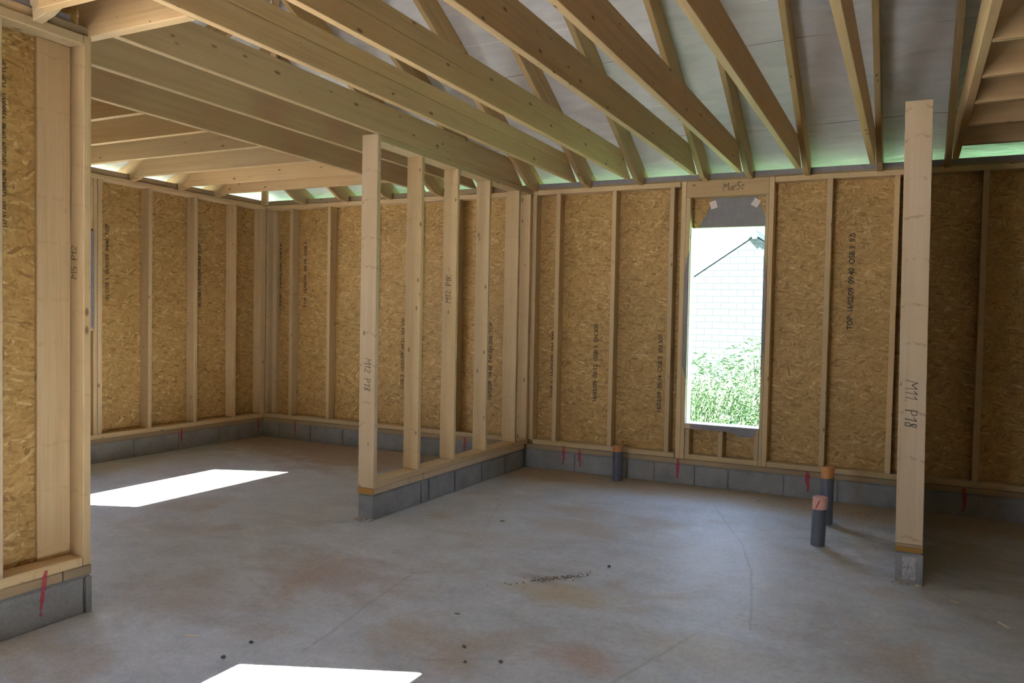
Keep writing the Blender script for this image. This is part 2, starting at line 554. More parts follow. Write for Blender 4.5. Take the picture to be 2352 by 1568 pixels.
def bbox(bm, lo, hi):
    vs = [bm.verts.new((x, y, z)) for z in (lo[2], hi[2]) for (x, y) in ((lo[0], lo[1]), (hi[0], lo[1]), (hi[0], hi[1]), (lo[0], hi[1]))]
    for f in ((0, 3, 2, 1), (4, 5, 6, 7), (0, 1, 5, 4), (1, 2, 6, 5), (2, 3, 7, 6), (3, 0, 4, 7)):
        bm.faces.new([vs[i] for i in f])
    return vs


def box(name, lo, hi, mat, parent=None, axis='Z', bev=0.0025):
    bm = bmesh.new()
    bbox(bm, lo, hi)
    return finish(name, bm, mat, parent, axis, bev=bev)


def prism(name, pts, a, b, along, mat, parent=None, axis='Z', bev=0.0025, rot=None):
    """polygon pts swept from a to b along world axis 'X' or 'Y' or 'Z'"""
    bm = bmesh.new()
    mk = {'X': lambda p, t: (t, p[0], p[1]), 'Y': lambda p, t: (p[0], t, p[1]), 'Z': lambda p, t: (p[0], p[1], t)}[along]
    v0 = [bm.verts.new(mk(p, a)) for p in pts]
    v1 = [bm.verts.new(mk(p, b)) for p in pts]
    n = len(pts)
    bm.faces.new(v0)
    bm.faces.new(v1[::-1])
    for i in range(n):
        bm.faces.new((v0[i], v1[i], v1[(i + 1) % n], v0[(i + 1) % n]))
    return finish(name, bm, mat, parent, axis, bev=bev, rot=rot)


def sheet_with_hole(bm, plane, a0, a1, z0, z1, t0, t1, holes):
    """boxes tiling a wall rectangle around rectangular holes; plane 'X': runs along X, thickness in Y"""
    def add(p0, q0, p1, q1):
        if p1 - p0 < 1e-4 or q1 - q0 < 1e-4:
            return
        if plane == 'X':
            bbox(bm, (p0, t0, q0), (p1, t1, q1))
        else:
            bbox(bm, (t0, p0, q0), (t1, p1, q1))
    cur = a0
    for (h0, h1, hz0, hz1) in sorted(holes):
        add(cur, z0, h0, z1)
        add(h0, z0, h1, hz0)
        add(h0, hz1, h1, z1)
        cur = h1
    add(cur, z0, a1, z1)


# ---------------------------------------------------------------- floor, ground, roof skin
bm = bmesh.new()
bbox(bm, (-0.30, YF - 0.2, -0.25), (XR + 0.2, 0.215, 0.0))
bbox(bm, (-3.94, -4.40, -0.25), (-0.30, 0.215, 0.0))
floor = tag(finish('floor', bm, M['floor'], origin=(0, 0, 0)), kind='structure')

bm = bmesh.new()
N = 40
for i in range(N + 1):
    for j in range(N + 1):
        x, y = -60 + 120 * i / N, -60 + 120 * j / N
        z = -0.26
        if y > 3:
            z += 0.35 * noise.noise((x * 0.15, y * 0.15, 0)) * min(1, (y - 3) / 5) + 0.012 * (y - 3)
        bm.verts.new((x, y, z))
bm.verts.ensure_lookup_table()
for i in range(N):
    for j in range(N):
        a = i * (N + 1) + j
        bm.faces.new([bm.verts[k] for k in (a, a + N + 1, a + N + 2, a + 1)])
ground = tag(finish('ground', bm, M['ground'], origin=(0, 0, 0)), kind='structure')

# roof underlay: hipped surface resting on the rafters, open at the eaves
bm = bmesh.new()
ST = 0.05
xs = [-4.10 + ST * i for i in range(int((XR + 0.6 + 4.10) / ST) + 1)]
ys = [YF - 0.6 + ST * j for j in range(int((0.6 + 0.6 - YF) / ST) + 1)]
grid = {}
for i, x in enumerate(xs):
    for j, y in enumerate(ys):
        if x < -0.70 - 1e-6 and y < -4.75 - 1e-6:
            continue
        grid[i, j] = bm.verts.new((x, y, roof_z(x, y) + 0.002))
for i in range(len(xs) - 1):
    for j in range(len(ys) - 1):
        q = [grid.get(k) for k in ((i, j), (i + 1, j), (i + 1, j + 1), (i, j + 1))]
        if all(q):
            bm.faces.new(q)
bmesh.ops.dissolve_limit(bm, angle_limit=0.01, verts=list(bm.verts), edges=list(bm.edges))
bmesh.ops.triangulate(bm, faces=list(bm.faces))
ret = bmesh.ops.extrude_face_region(bm, geom=list(bm.faces))
for v in ret['geom']:
    if isinstance(v, bmesh.types.BMVert):
        v.co.z += 0.04
ceiling = tag(finish('ceiling', bm, M['underlay'], origin=(0, 0, 0)), kind='structure')

# ---------------------------------------------------------------- wall skins (strand board) with their openings
WIN = (1.682, 2.375, 0.573, 2.418)
bm = bmesh.new()
sheet_with_hole(bm, 'X', -3.87, XR + 0.16, ZB, H - 0.03, OB, OB + 0.014, [WIN])
wall_back = tag(finish('wall_back', bm, M['osb_xz'], origin=(0, 0, 0)), kind='structure')
bm = bmesh.new()
sheet_with_hole(bm, 'X', -3.90, XR + 0.16, -0.2, H - 0.06, OB + 0.016, OB + 0.05, [WIN])
finish('outer_skin', bm, M['render'], wall_back, origin=(0, 0, 0))

WINL = (-3.588, -2.065, 1.355, 2.29)
bm = bmesh.new()
sheet_with_hole(bm, 'Y', -4.36, 0.148, ZB, H - 0.03, XL - 0.143, XL - 0.129, [WINL])
wall_left = tag(finish('wall_left', bm, M['osb_yz'], origin=(0, 0, 0)), kind='structure')
bm = bmesh.new()
sheet_with_hole(bm, 'Y', -4.40, 0.20, -0.2, H - 0.06, XL - 0.165, XL - 0.145, [WINL])
finish('outer_skin', bm, M['render'], wall_left, origin=(0, 0, 0))

WINN = (-6.2, -4.755, 1.40, 2.27)
XO = XN - 0.120
bm = bmesh.new()
sheet_with_hole(bm, 'Y', YF, YW, ZB, H, XO - 0.014, XO, [WINN])
NSEG = 24
for k in range(NSEG):                                     # gable part up to the roof
    y0, y1 = YF + (YW - YF) * k / NSEG, YF + (YW - YF) * (k + 1) / NSEG
    t0, t1 = roof_z(XO, y0) - 0.004, roof_z(XO, y1) - 0.004
    if min(t0, t1) > H:
        vs = [bm.verts.new(c) for c in ((XO - 0.014, y0, H), (XO - 0.014, y1, H), (XO - 0.014, y1, t1), (XO - 0.014, y0, t0),
                                        (XO, y0, H), (XO, y1, H), (XO, y1, t1), (XO, y0, t0))]
        for f in ((0, 1, 2, 3), (7, 6, 5, 4), (0, 4, 5, 1), (1, 5, 6, 2), (2, 6, 7, 3), (3, 7, 4, 0)):
            bm.faces.new([vs[i] for i in f])
wall_side = tag(finish('wall_side', bm, M['osb_yz'], origin=(0, 0, 0)), kind='structure')
bm = bmesh.new()
sheet_with_hole(bm, 'Y', YF, YW - 0.16, -0.2, H, XO - 0.05, XO - 0.016, [WINN])
finish('outer_skin', bm, M['render'], wall_side, origin=(0, 0, 0))

bm = bmesh.new()                                          # front of the left bay
pts = [(-3.90, -0.2), (XO - 0.001, -0.2), (XO - 0.001, roof_z(XO, YW - 0.10) - 0.004), (-3.90, roof_z(-3.90, -4.3) - 0.004)]
wall_bay = tag(prism('wall_bay', pts, YW - 0.15, YW - 0.03, 'Y', M['osb_xz'], bev=0), kind='structure')

PAT = (-0.2, 1.3, 0.0, 2.4)
bm = bmesh.new()
sheet_with_hole(bm, 'X', XO - 0.05, XR + 0.16, -0.2, H, YF - 0.17, YF, [PAT])
wall_front = tag(finish('wall_front', bm, M['osb_xz'], origin=(0, 0, 0)), kind='structure')
bm = bmesh.new()
sheet_with_hole(bm, 'Y', YF, OB, -0.2, RA - 0.02, XR, XR + 0.16, [])
wall_right = tag(finish('wall_right', bm, M['osb_yz'], origin=(0, 0, 0)), kind='structure')


# ---------------------------------------------------------------- block courses under the walls
def plinth(along, a0, a1, t0, t1, label, joints, group='block courses under the walls'):
    """single course of hollow concrete blocks with open vertical joints"""
    js = [a0] + [j for j in joints if a0 + 0.02 < j < a1 - 0.02] + [a1]
    bm = bmesh.new()
    for k in range(len(js) - 1):
        p0 = js[k] + (0.004 if k else 0)
        p1 = js[k + 1] - (0.004 if k < len(js) - 2 else 0)
        dz = random.uniform(-0.004, 0.0)
        dt = random.uniform(-0.002, 0.002)
        s = bmesh.new()
        if along == 'X':
            bbox(s, (p0, t0 + dt, 0), (p1, t1, ZB - 0.005 + dz))
        else:
            bbox(s, (t0 + dt, p0, 0), (t1 + dt, p1, ZB - 0.005 + dz))
        bmesh.ops.bevel(s, geom=list(s.edges), offset=0.005, segments=2, affect='EDGES')
        me = bpy.data.meshes.new('tmp')
        s.to_mesh(me); s.free()
        bm.from_mesh(me)
        bpy.data.meshes.remove(me)
    if along == 'X':
        bbox(bm, (a0 + 0.01, t0 + 0.012, 0), (a1 - 0.01, t1 - 0.012, ZB - 0.0005))
    else:
        bbox(bm, (t0 + 0.012, a0 + 0.01, 0), (t1 - 0.012, a1 - 0.01, ZB - 0.0005))
    o = finish('block_plinth', bm, M['block'])
    return tag(o, label, 'block wall', group)


pl_far_l = plinth('X', -3.95, -0.16, 0.02, 0.2, 'grey concrete block course under the far wall of the left bay, behind the partition',
                  [-3.45, -2.95, -2.45, -1.95, -1.45, -0.95, -0.45])
pl_far_r = plinth('X', -0.16, 6.4, 0.02, 0.2, 'grey concrete block course under the window wall, behind the grey pipes',
                  [0.557, 1.12, 1.40, 1.799, 2.115, 2.614, 3.073, 3.6, 4.15, 4.7, 5.2, 5.7])
pl_left = plinth('Y', -4.2, 0.018, XL - 0.16, XL + 0.004, 'grey block course under the left bay wall, running into the far left corner',
                 [-3.6, -3.1, -2.6, -2.1, -1.6, -1.1, -0.6])
pl_near = plinth('Y', -9.99, YW + 0.005, XN - 0.16, XN + 0.004, 'grey block course under the nearest wall at the left edge of the picture',
                 [-9, -8.5, -8, -7.5, -7, -6.5, -6, -5.5, -5.0, -4.245])
pl_part = plinth('Y', -2.287, -0.045, -0.145, 0.0, 'dark grey block course under the open stud partition in the middle',
                 [-1.72, -1.62, -1.25, -0.82, -0.40])
pl_rp = plinth('Y', -1.876, -0.02, 3.553, 3.705, 'grey block base with a rough pale core under the tall right post',
               [-1.3, -0.8, -0.3])


def lumps(bm, cx, y, cz, wx, wz, depth, n, face='Y'):
    cols = []
    for i in range(n + 1):
        row = []
        for j in range(n + 1):
            u, v = i / n, j / n
            e = min(u, 1 - u, v, 1 - v)
            d = depth * (0.35 + noise.noise((u * 6 + cx, v * 6, 3.3)) * 0.9 + noise.noise((u * 15, v * 15, 9.1)) * 0.5) * min(1, e * 8)
            row.append(bm.verts.new((cx + (u - .5) * wx, y - max(0.001, d), cz + (v - .5) * wz)))
        cols.append(row)
    for i in range(n):
        for j in range(n):
            bm.faces.new((cols[i][j], cols[i + 1][j], cols[i + 1][j + 1], cols[i][j + 1]))


bm = bmesh.new()
lumps(bm, 3.63, -1.876, 0.093, 0.072, 0.135, 0.012, 16)
tag(finish('block_core', bm, M['core'], pl_rp, smooth=True), 'rough pale core of the broken block end')


def crumbs(name, parent, pts, mat, label=None):
    bm = bmesh.new()
    for (x, y, r) in pts:
        s = bmesh.new()
        bmesh.ops.create_icosphere(s, subdivisions=1, radius=r)
        for v in s.verts:
            v.co *= random.uniform(0.6, 1.2)
            v.co.z *= 0.55
            v.co += Vector((x, y, r * 0.3))
        me = bpy.data.meshes.new('t'); s.to_mesh(me); s.free(); bm.from_mesh(me); bpy.data.meshes.remove(me)
    return tag(finish(name, bm, mat, parent), kind='stuff')


crumbs('mortar_crumbs', pl_part, [(random.uniform(-0.14, 0.0), -2.287 - abs(random.gauss(0, 0.02)), random.uniform(0.005, 0.018)) for _ in range(40)], M['crumb'])
crumbs('mortar_crumbs', pl_rp, [(random.uniform(3.54, 3.71), -1.876 - abs(random.gauss(0, 0.016)), random.uniform(0.004, 0.014)) for _ in range(34)], M['crumb'])


# ---------------------------------------------------------------- plates
def plate(name, lo, hi, axis, label, mat, group, cat='wood plate'):
    return tag(box(name, lo, hi, mat, None, axis, 0.0045), label, cat, group)


GP = 'long plates of the outer walls'
sp_far = plate('sill_plate', (-3.84, 0.028, ZB), (6.4, 0.148, Z1), 'X', 'dark sill plate lying on the blocks along the far wall and below the window', M['sill'], GP)
sp_left = plate('sill_plate', (XL - 0.124, -4.2, ZB), (XL, 0.026, Z1), 'Y', 'dark sill plate on the blocks of the left bay wall', M['sill'], GP)
sp_near = plate('sill_plate', (XO, -9.98, ZB), (XN, -4.34, Z1), 'Y', 'olive sill plate on the blocks of the nearest left wall, with red paint', M['sill'], GP)
plate('sill_block', (XO, -4.339, ZB), (XN + 0.002, YW + 0.004, Z1), 'Y', 'short dark offcut closing the sill plate at the near left wall end', M['sill'], GP)
plate('sole_plate', (-3.84, FB - 0.002, Z1), (-0.147, OB - 0.002, Z2), 'X', 'pale sole plate below the far wall studs of the left bay', M['stud'], GP)
plate('sole_plate', (0.056, FB - 0.002, Z1), (1.585, OB - 0.002, Z2), 'X', 'pale sole plate between the partition corner and the window', M['stud'], GP)
plate('sole_plate', (2.452, FB - 0.002, Z1), (6.4, OB - 0.002, Z2), 'X', 'pale sole plate right of the window, behind the tall right post', M['stud'], GP)
plate('sole_plate', (XL - 0.126, -4.2, Z1), (XL + 0.002, FB - 0.004, Z2), 'Y', 'pale sole plate below the left bay wall studs', M['stud'], GP)
plate('sole_plate', (XO, -9.98, Z1), (XN + 0.001, -4.25, Z2), 'Y', 'dusty sole plate of the nearest left wall, beside the red paint mark', M['stud'], GP)
plate('top_plate', (-3.84, FB - 0.001, ZT), (-0.147, OB - 0.002, H), 'X', 'top plate over the far wall studs of the left bay', M['stud'], GP)
plate('top_plate', (0.002, FB - 0.001, ZT), (1.578, OB - 0.002, H), 'X', 'top plate between the partition corner and the window', M['stud'], GP)
plate('top_plate', (2.452, FB - 0.001, ZT), (6.4, OB - 0.002, H), 'X', 'top plate right of the window, behind the tall right post', M['stud'], GP)
plate('top_plate', (XL - 0.126, -4.2, ZT), (XL + 0.001, FB - 0.004, H), 'Y', 'top plate over the left bay wall studs', M['stud'], GP)
plate('top_plate', (XO, -9.98, ZT), (XN + 0.001, -4.249, H), 'Y', 'top plate of the nearest left wall with a scuffed underside', M['stud'], GP)
up_far = plate('wall_plate', (-3.72, FB + 0.010, H), (6.4, FB + 0.045, H + 0.058), 'X', 'upper wall plate of the far wall under the rafter ends, edged with grey membrane', M['sill'], GP)
box('membrane_edge', (0.01, FB + 0.006, H + 0.020), (6.4, FB + 0.010, H + 0.060), M['membrane'], up_far, 'X', 0)
up_left = plate('wall_plate', (XL - 0.045, -4.2, H), (XL - 0.010, FB + 0.05, H + 0.058), 'Y', 'upper wall plate of the left bay wall under the rafter tails', M['sill'], GP)
up_near = plate('wall_plate', (XN - 0.055, -9.98, H), (XN - 0.012, -4.40, H + 0.045), 'Y', 'upper wall plate on the nearest left wall at the top left corner', M['stud'], GP)
plate('plate_block', (XN - 0.055, -4.395, H), (XN - 0.010, YW, H + 0.045), 'Y', 'short brown block closing the upper plate beside the thick beam', M['sill'], GP)
mb = box('membrane_edge', (XN - 0.050, -9.98, H + 0.045), (XN - 0.018, -4.30, H + 0.075), M['membrane'], up_near, 'Y', 0)


# ---------------------------------------------------------------- studs
def stud(lo, hi, label, group, name='wall_stud', mat='stud'):
    return tag(box(name, lo, hi, M[mat], None, 'Z', 0.003), label, 'stud', group)


GF = 'studs of the far wall'
far = [(-3.722, -3.682, 'corner stud of the far wall in the far left corner'),
       (-3.335, -3.290, 'slim stud on the far wall, first to the right of the far left corner'),
       (-2.740, -2.692, 'stud on the far wall, second from the far left corner, left of the partition post'),
       (-2.140, -2.095, 'far wall stud hidden behind the end post of the partition'),
       (-1.540, -1.495, 'far wall stud behind the second partition stud'),
       (-0.948, -0.902, 'dark-sided far wall stud right behind the third partition stud'),
       (-0.320, -0.275, 'far wall stud behind the fifth partition stud'),
       (0.006, 0.052, 'far wall stud tight against the right side of the partition end'),
       (0.274, 0.322, 'far wall stud first to the right of the partition'),
       (0.888, 0.932, 'far wall stud second to the right of the partition, above the pipe near the wall'),
       (1.477, 1.522, 'far wall stud just left of the dark gap beside the window'),
       (2.902, 2.948, 'far wall stud right of the window, above the two pipes'),
       (3.442, 3.487, 'far wall stud partly hidden by the left edge of the tall right post'),
       (4.100, 4.148, 'far wall stud right of the tall right post, in the dark bay'),
       (4.700, 4.745, 'far wall stud at the right end of the dark bay, outside the picture edge')]
for x0, x1, lab in far[:-1]:
    o = stud((x0, FB, Z2), (x1, OB - 0.001, ZT), lab, GF)
stud((-3.68, OB - 0.045, Z2), (-3.605, OB - 0.001, ZT), 'flat nailer board on the far wall beside the corner stud, far left corner', GF, 'nailer_board')

GL = 'studs of the left bay wall'
jl = stud((XL - 0.124, -1.996, Z1 + 0.0), (XL, -1.958, H), 'full height window jamb stud of the left bay, showing beside the near wall end', GL)
stud((XL - 0.124, -1.954, Z2), (XL, -1.912, ZT), 'left bay stud doubled against the window jamb stud', GL)
stud((XL - 0.124, -1.446, Z2), (XL, -1.403, ZT), 'left bay stud second from the window jamb, third from the far corner', GL)
stud((XL - 0.124, -0.920, Z2), (XL, -0.878, ZT), 'knotty left bay stud second from the far left corner', GL)
stud((XL - 0.124, -0.420, Z2), (XL, -0.375, ZT), 'left bay stud next to the dark strip before the far left corner', GL)
stud((XL - 0.124, -0.028, Z2), (XL + 0.003, 0.0435, ZT), 'corner stud of the left bay wall in the far left corner', GL)

GN = 'timbers of the nearest left wall'
near_end = stud((XO + 0.0, YW - 0.036, Z1), (XN, YW, H), 'bright end stud closing the nearest left wall, with pencil writing', GN, mat='stud')
stud((XO, -4.398, Z2), (XO + 0.020, YW - 0.037, ZT), 'wide flat board behind the end stud of the nearest left wall', GN, 'flat_board', 'stud')
stud((XO, -4.632, Z1), (XN, -4.590, ZT), 'pale stud cut by the left edge of the picture', GN, mat='post')

# ---------------------------------------------------------------- far window
JL, JR = (1.591, 1.637), (2.405, 2.450)
win = tag(empty('window_1', (2.03, OB, WIN[2])), kind='structure')
for (a, b_, z0, z1) in ((JL[0], JL[1], Z1, H), (JL[1] + .001, WIN[0] - .002, Z1, 2.688), (2.377, JR[0] - .001, Z1, 2.688), (JR[0], JR[1], Z1, H)):
    box('window_jamb', (a, FB, z0), (b_, OB - 0.001, z1), M['stud'], win, 'Z', 0.003)
hdr = box('window_header', (JL[1] + .001, FB + 0.002, 2.690), (JR[0] - .001, OB - 0.001, H), M['beam'], win, 'X', 0.003)
box('window_sill', (1.676, FB, 0.524), (2.374, OB - 0.001, 0.571), M['stud'], win, 'X', 0.003)
box('sole_plate', (1.684, FB - 0.001, Z1), (2.375, OB - 0.001, Z2), M['stud'], win, 'X', 0.003)
for a in (1.684, 2.002, 2.332):
    box('cripple_stud', (a, FB, Z2), (a + 0.042, OB - 0.001, 0.523), M['stud'], win, 'Z', 0.003)
# membrane folded in through the opening
box('reveal_film', (WIN[0], FB + 0.03, WIN[2] + .002), (WIN[0] + 0.004, OB + 0.050, WIN[3]), M['reveal'], win, 'Z', 0)
box('reveal_film', (WIN[1] - 0.004, FB + 0.02, WIN[2] + .002), (WIN[1], OB + 0.050, WIN[3]), M['membrane'], win, 'Z', 0)
box('sill_film', (WIN[0], FB - 0.004, WIN[2] - 0.001), (WIN[1], OB + 0.050, WIN[2] + 0.004), M['reveal'], win, 'X', 0)

flap = prism('membrane_flap', [(1.735, 2.418), (2.385, 2.418), (2.375, 2.455), (2.285, 2.69), (1.875, 2.69), (1.80, 2.53)], OB - 0.006, OB - 0.002, 'Y', M['membrane'], bev=0)
tag(flap, 'grey membrane flap folded up above the window, taped at its top corners', 'membrane', 'membrane flaps round the window')
for (x, z, a) in ((1.872, 2.628, 0.30), (2.268, 2.632, -0.55)):
    c, s = math.cos(a), math.sin(a)
    pts = [(x + c * px - s * pz, z + s * px + c * pz) for px, pz in ((-.032, -.036), (.032, -.036), (.034, .0), (.032, .036), (-.032, .036), (-.029, .0))]
    prism('tape', pts, OB - 0.009, OB - 0.0065, 'Y', M['tape'], flap, bev=0)
sf = prism('membrane_flap', [(1.73, 0.572), (2.372, 0.572), (2.350, 0.548), (2.335, 0.498), (2.310, 0.488), (2.20, 0.490), (2.13, 0.520), (2.05, 0.527), (1.74, 0.530)],
           FB - 0.007, FB - 0.003, 'Y', M['membrane'], bev=0)
tag(sf, 'grey membrane lip hanging unevenly over the window sill', 'membrane', 'membrane flaps round the window')
lf = prism('membrane_flap', [(1.640, 1.95), (1.655, 2.10), (1.683, 2.20), (1.683, 0.98), (1.668, 1.02), (1.640, 1.12)], FB - 0.005, FB - 0.002, 'Y', M['membrane'], bev=0)
tag(lf, 'grey membrane strip stuck on the left window jamb', 'membrane', 'membrane flaps round the window')
rf = prism('membrane_flap', [(2.374, 2.15), (2.396, 2.02), (2.404, 1.85), (2.404, 1.40), (2.398, 1.28), (2.374, 1.08)], FB - 0.005, FB - 0.002, 'Y', M['membrane'], bev=0)
tag(rf, 'grey membrane strip stuck on the right window jamb', 'membrane', 'membrane flaps round the window')
lf2 = prism('membrane_flap', [(-2.064, 1.36), (-1.990, 1.33), (-1.992, 2.27), (-2.064, 2.30)], XL - 0.001, XL + 0.004, 'X', M['membrane'], bev=0)
tag(lf2, 'bluish membrane strip on the left bay window jamb, beside the near wall end', 'membrane', 'membrane flaps round the window')

# left bay window, framed between its jamb stud and the wall behind the near wall end
win2 = tag(empty('window_2', (XL - 0.06, -2.8, WINL[2])), kind='structure')
box('window_header', (XL - 0.124, -3.60, WINL[3] + 0.012), (XL - 0.001, -1.998, ZT - 0.001), M['stud'], win2, 'Y', 0.003)
box('window_sill', (XL - 0.124, -3.60, WINL[2] - 0.048), (XL - 0.001, -1.998, WINL[2] - 0.001), M['stud'], win2, 'Y', 0.003)
box('reveal_film', (XL - 0.165, -2.066, WINL[2]), (XL - 0.002, -2.060, WINL[3]), M['membrane'], win2, 'Z', 0)

# ---------------------------------------------------------------- open stud partition in the middle
part = tag(empty('stud_frame', (-0.0725, -1.12, ZB)),
           'open timber stud partition on a block course, dividing the left bay from the room', 'partition', 'open stud partitions')
box('sill_plate', (-0.145, -2.290, ZB), (-0.001, -0.02, Z1), M['post'], part, 'Y', 0.0045)
tag(box('sill_plate_end', (-0.145, -2.296, ZB + 0.001), (0.0, -2.2905, Z1), M['orange'], part, 'X', 0.001), 'orange-stained cut end of the sill plate')
pst = tag(box('end_post', (-0.145, -2.292, Z1 + 0.001), (0.0, -2.253, H), M['post'], part, 'Z', 0.003), 'pinkish end post with pencil writing')
box('sole_plate', (-0.145, -2.252, Z1), (0.0, FB, Z2), M['stud'], part, 'Y', 0.0045)
box('top_plate', (-0.145, -2.252, ZT), (0.0, OB - 0.003, H), M['stud'], part, 'Y')
pst3 = None
for i, (y0, y1) in enumerate(((-1.774, -1.738), (-1.280, -1.250), (-0.768, -0.738), (-0.228, -0.192), (0.005, 0.043))):
    o = box('partition_stud', (-0.145, y0, Z2), (0.0, y1, ZT), M['stud'], part, 'Z', 0.003)
    if i == 1:
        pst3 = o

# ---------------------------------------------------------------- second partition, seen end-on as the tall right post
part2 = tag(empty('stud_frame', (3.628, -0.93, ZB)),
            'partition seen end-on as a tall pale post at right, with pencil writing', 'partition', 'open stud partitions')
box('sill_plate', (3.553, -1.876, ZB), (3.704, -0.0, Z1), M['sill'], part2, 'Y')
tag(box('sill_plate_end', (3.553, -1.882, ZB + 0.001), (3.704, -1.8765, Z1 - 0.018), M['orange'], part2, 'X', 0.001), 'orange-stained cut end of the sill plate')
pst2 = tag(box('end_post', (3.553, -1.876, Z1 + 0.001), (3.703, -1.835, H), M['post'], part2, 'Z', 0.003), 'tall pale end post')
box('sole_plate', (3.553, -1.834, Z1), (3.703, FB - 0.004, Z2), M['stud'], part2, 'Y')
box('top_plate', (3.553, -1.834, ZT), (3.703, FB - 0.004, H), M['stud'], part2, 'Y')
box('board', (3.692, -1.834, Z2 + .001), (3.702, FB - 0.006, ZT - .001), M['osb_yz'], part2, 'Z', 0)  # unseen sheathing added to keep daylight out of the right bay
for y0 in (-1.38, -0.88, -0.38, -0.03):
    box('partition_stud', (3.553, y0, Z2), (3.691, y0 + 0.036, ZT), M['stud'], part2, 'Z', 0.003)

# ---------------------------------------------------------------- roof trusses
BH = 0.222          # depth of the bottom beam


def rot_from_dir(d):
    d = Vector(d).normalized()
    return d.to_track_quat('Z', 'X').to_matrix()


def truss(x1, y_near, label, seam=None, mirror=False, y_ridge=-4.9, t=0.045):
    """beam along Y whose right face is x1, and its rafter beside it"""
    x0 = x1 - t
    rt = empty('roof_truss', ((x0 + x1) / 2, -0.1, H))
    tag(rt, label, 'roof truss', 'roof trusses with deep bottom beams')
    e0, e1 = (-0.195, H), (-0.44, H + BH)
    if seam:
        zs = H + seam
        ys = e0[0] + (e1[0] - e0[0]) * seam / BH
        prism('lower_board', [(y_near, H), (e0[0], H), (ys, zs), (y_near, zs)], x0, x1, 'X', M['beam'], rt, 'Y')
        prism('upper_board', [(y_near, zs + .0015), (ys, zs + .0015), (e1[0], H + BH), (y_near, H + BH)], x0 + .001, x1 - .001, 'X', M['beam'], rt, 'Y')
    else:
        prism('bottom_beam', [(y_near, H), (e0[0], H), (e1[0], H + BH), (y_near, H + BH)], x0, x1, 'X', M['beam'], rt, 'Y')
    rx0, rx1 = (x1 + .001, x1 + .046) if not mirror else (x0 - .046, x0 - .001)
    lo = lambda y: RA - 0.252 - RS * y
    hi = lambda y: RA - 0.002 - RS * y
    yr = y_ridge
    pts = [(yr, lo(yr)), (-0.10, H + 0.002), (FB + 0.004, H + 0.002), (FB + 0.004, H + 0.061), (FB + 0.050, H + 0.061), (0.20, lo(0.20)),
           (0.53, lo(0.53)), (0.53, hi(0.53)), (yr, hi(yr))]
    pts = [(yr, lo(yr)), (-0.115, H + 0.002), (0.043, H - 0.012), (0.043, H + 0.0615), (FB + 0.050, H + 0.0615),
           (FB + 0.16, lo(FB + 0.16)), (0.53, lo(0.53)), (0.53, hi(0.53)), (yr, hi(yr))]
    prism('rafter', pts, rx0, rx1, 'X', M['rafter'], rt, rot=rot_from_dir((0, -1, RS)))
    return rt


GK = 'jack rafters on the far wall of the left bay'
for x, lab in ((-3.10, 'shortest jack rafter on the far wall, next to the far left corner'), (-2.46, 'middle jack rafter on the far wall of the left bay'),
               (-1.83, 'longest jack rafter on the far wall, left of the leftmost roof truss')):
    lo = lambda y: RA - 0.242 - RS * y
    hi = lambda y: RA - 0.004 - RS * y
    yr = -(HS / RS) * (x - XL) + 0.06
    pts = [(yr, lo(yr)), (-0.10, max(H + 0.002, lo(-0.10))), (0.043, H - 0.012), (0.043, H + 0.0615), (FB + 0.050, H + 0.0615),
           (FB + 0.16, lo(FB + 0.16)), (0.53, lo(0.53)), (0.53, hi(0.53)), (yr, hi(yr))]
    tag(prism('jack_rafter', pts, x, x + 0.04, 'X', M['rafter'], rot=rot_from_dir((0, -1, RS))), lab, 'rafter', GK)
truss(-1.150, -4.20, 'leftmost roof truss beam, into which the short joists of the left bay butt', y_ridge=-2.55)
truss(-0.515, -4.20, 'second roof truss from the left, its beam passing behind the partition end post', y_ridge=-3.05)
truss(0.020, -4.19, 'third roof truss from the left, its beam lying along the partition top', y_ridge=-3.5)
truss(0.615, -7.5, 'first roof truss to the right of the partition, its beam seamed lengthwise', seam=0.128, y_ridge=-4.0)
truss(1.166, -7.5, 'second roof truss to the right of the partition, its beam seamed lengthwise', seam=0.118, y_ridge=-4.5)
truss(1.800, -7.5, 'roof truss ending above the left edge of the window')
truss(2.210, -7.5, 'roof truss ending above the right half of the window')
truss(2.712, -7.5, 'roof truss ending just right of the window, above the stud over the pipes')
truss(3.300, -7.5, 'steeply foreshortened roof truss ending just left of the tall right post', y_ridge=-4.9)
truss(3.905, -7.5, 'rightmost roof truss, right of the tall post, where the cross joists butt', mirror=True, y_ridge=-4.3)

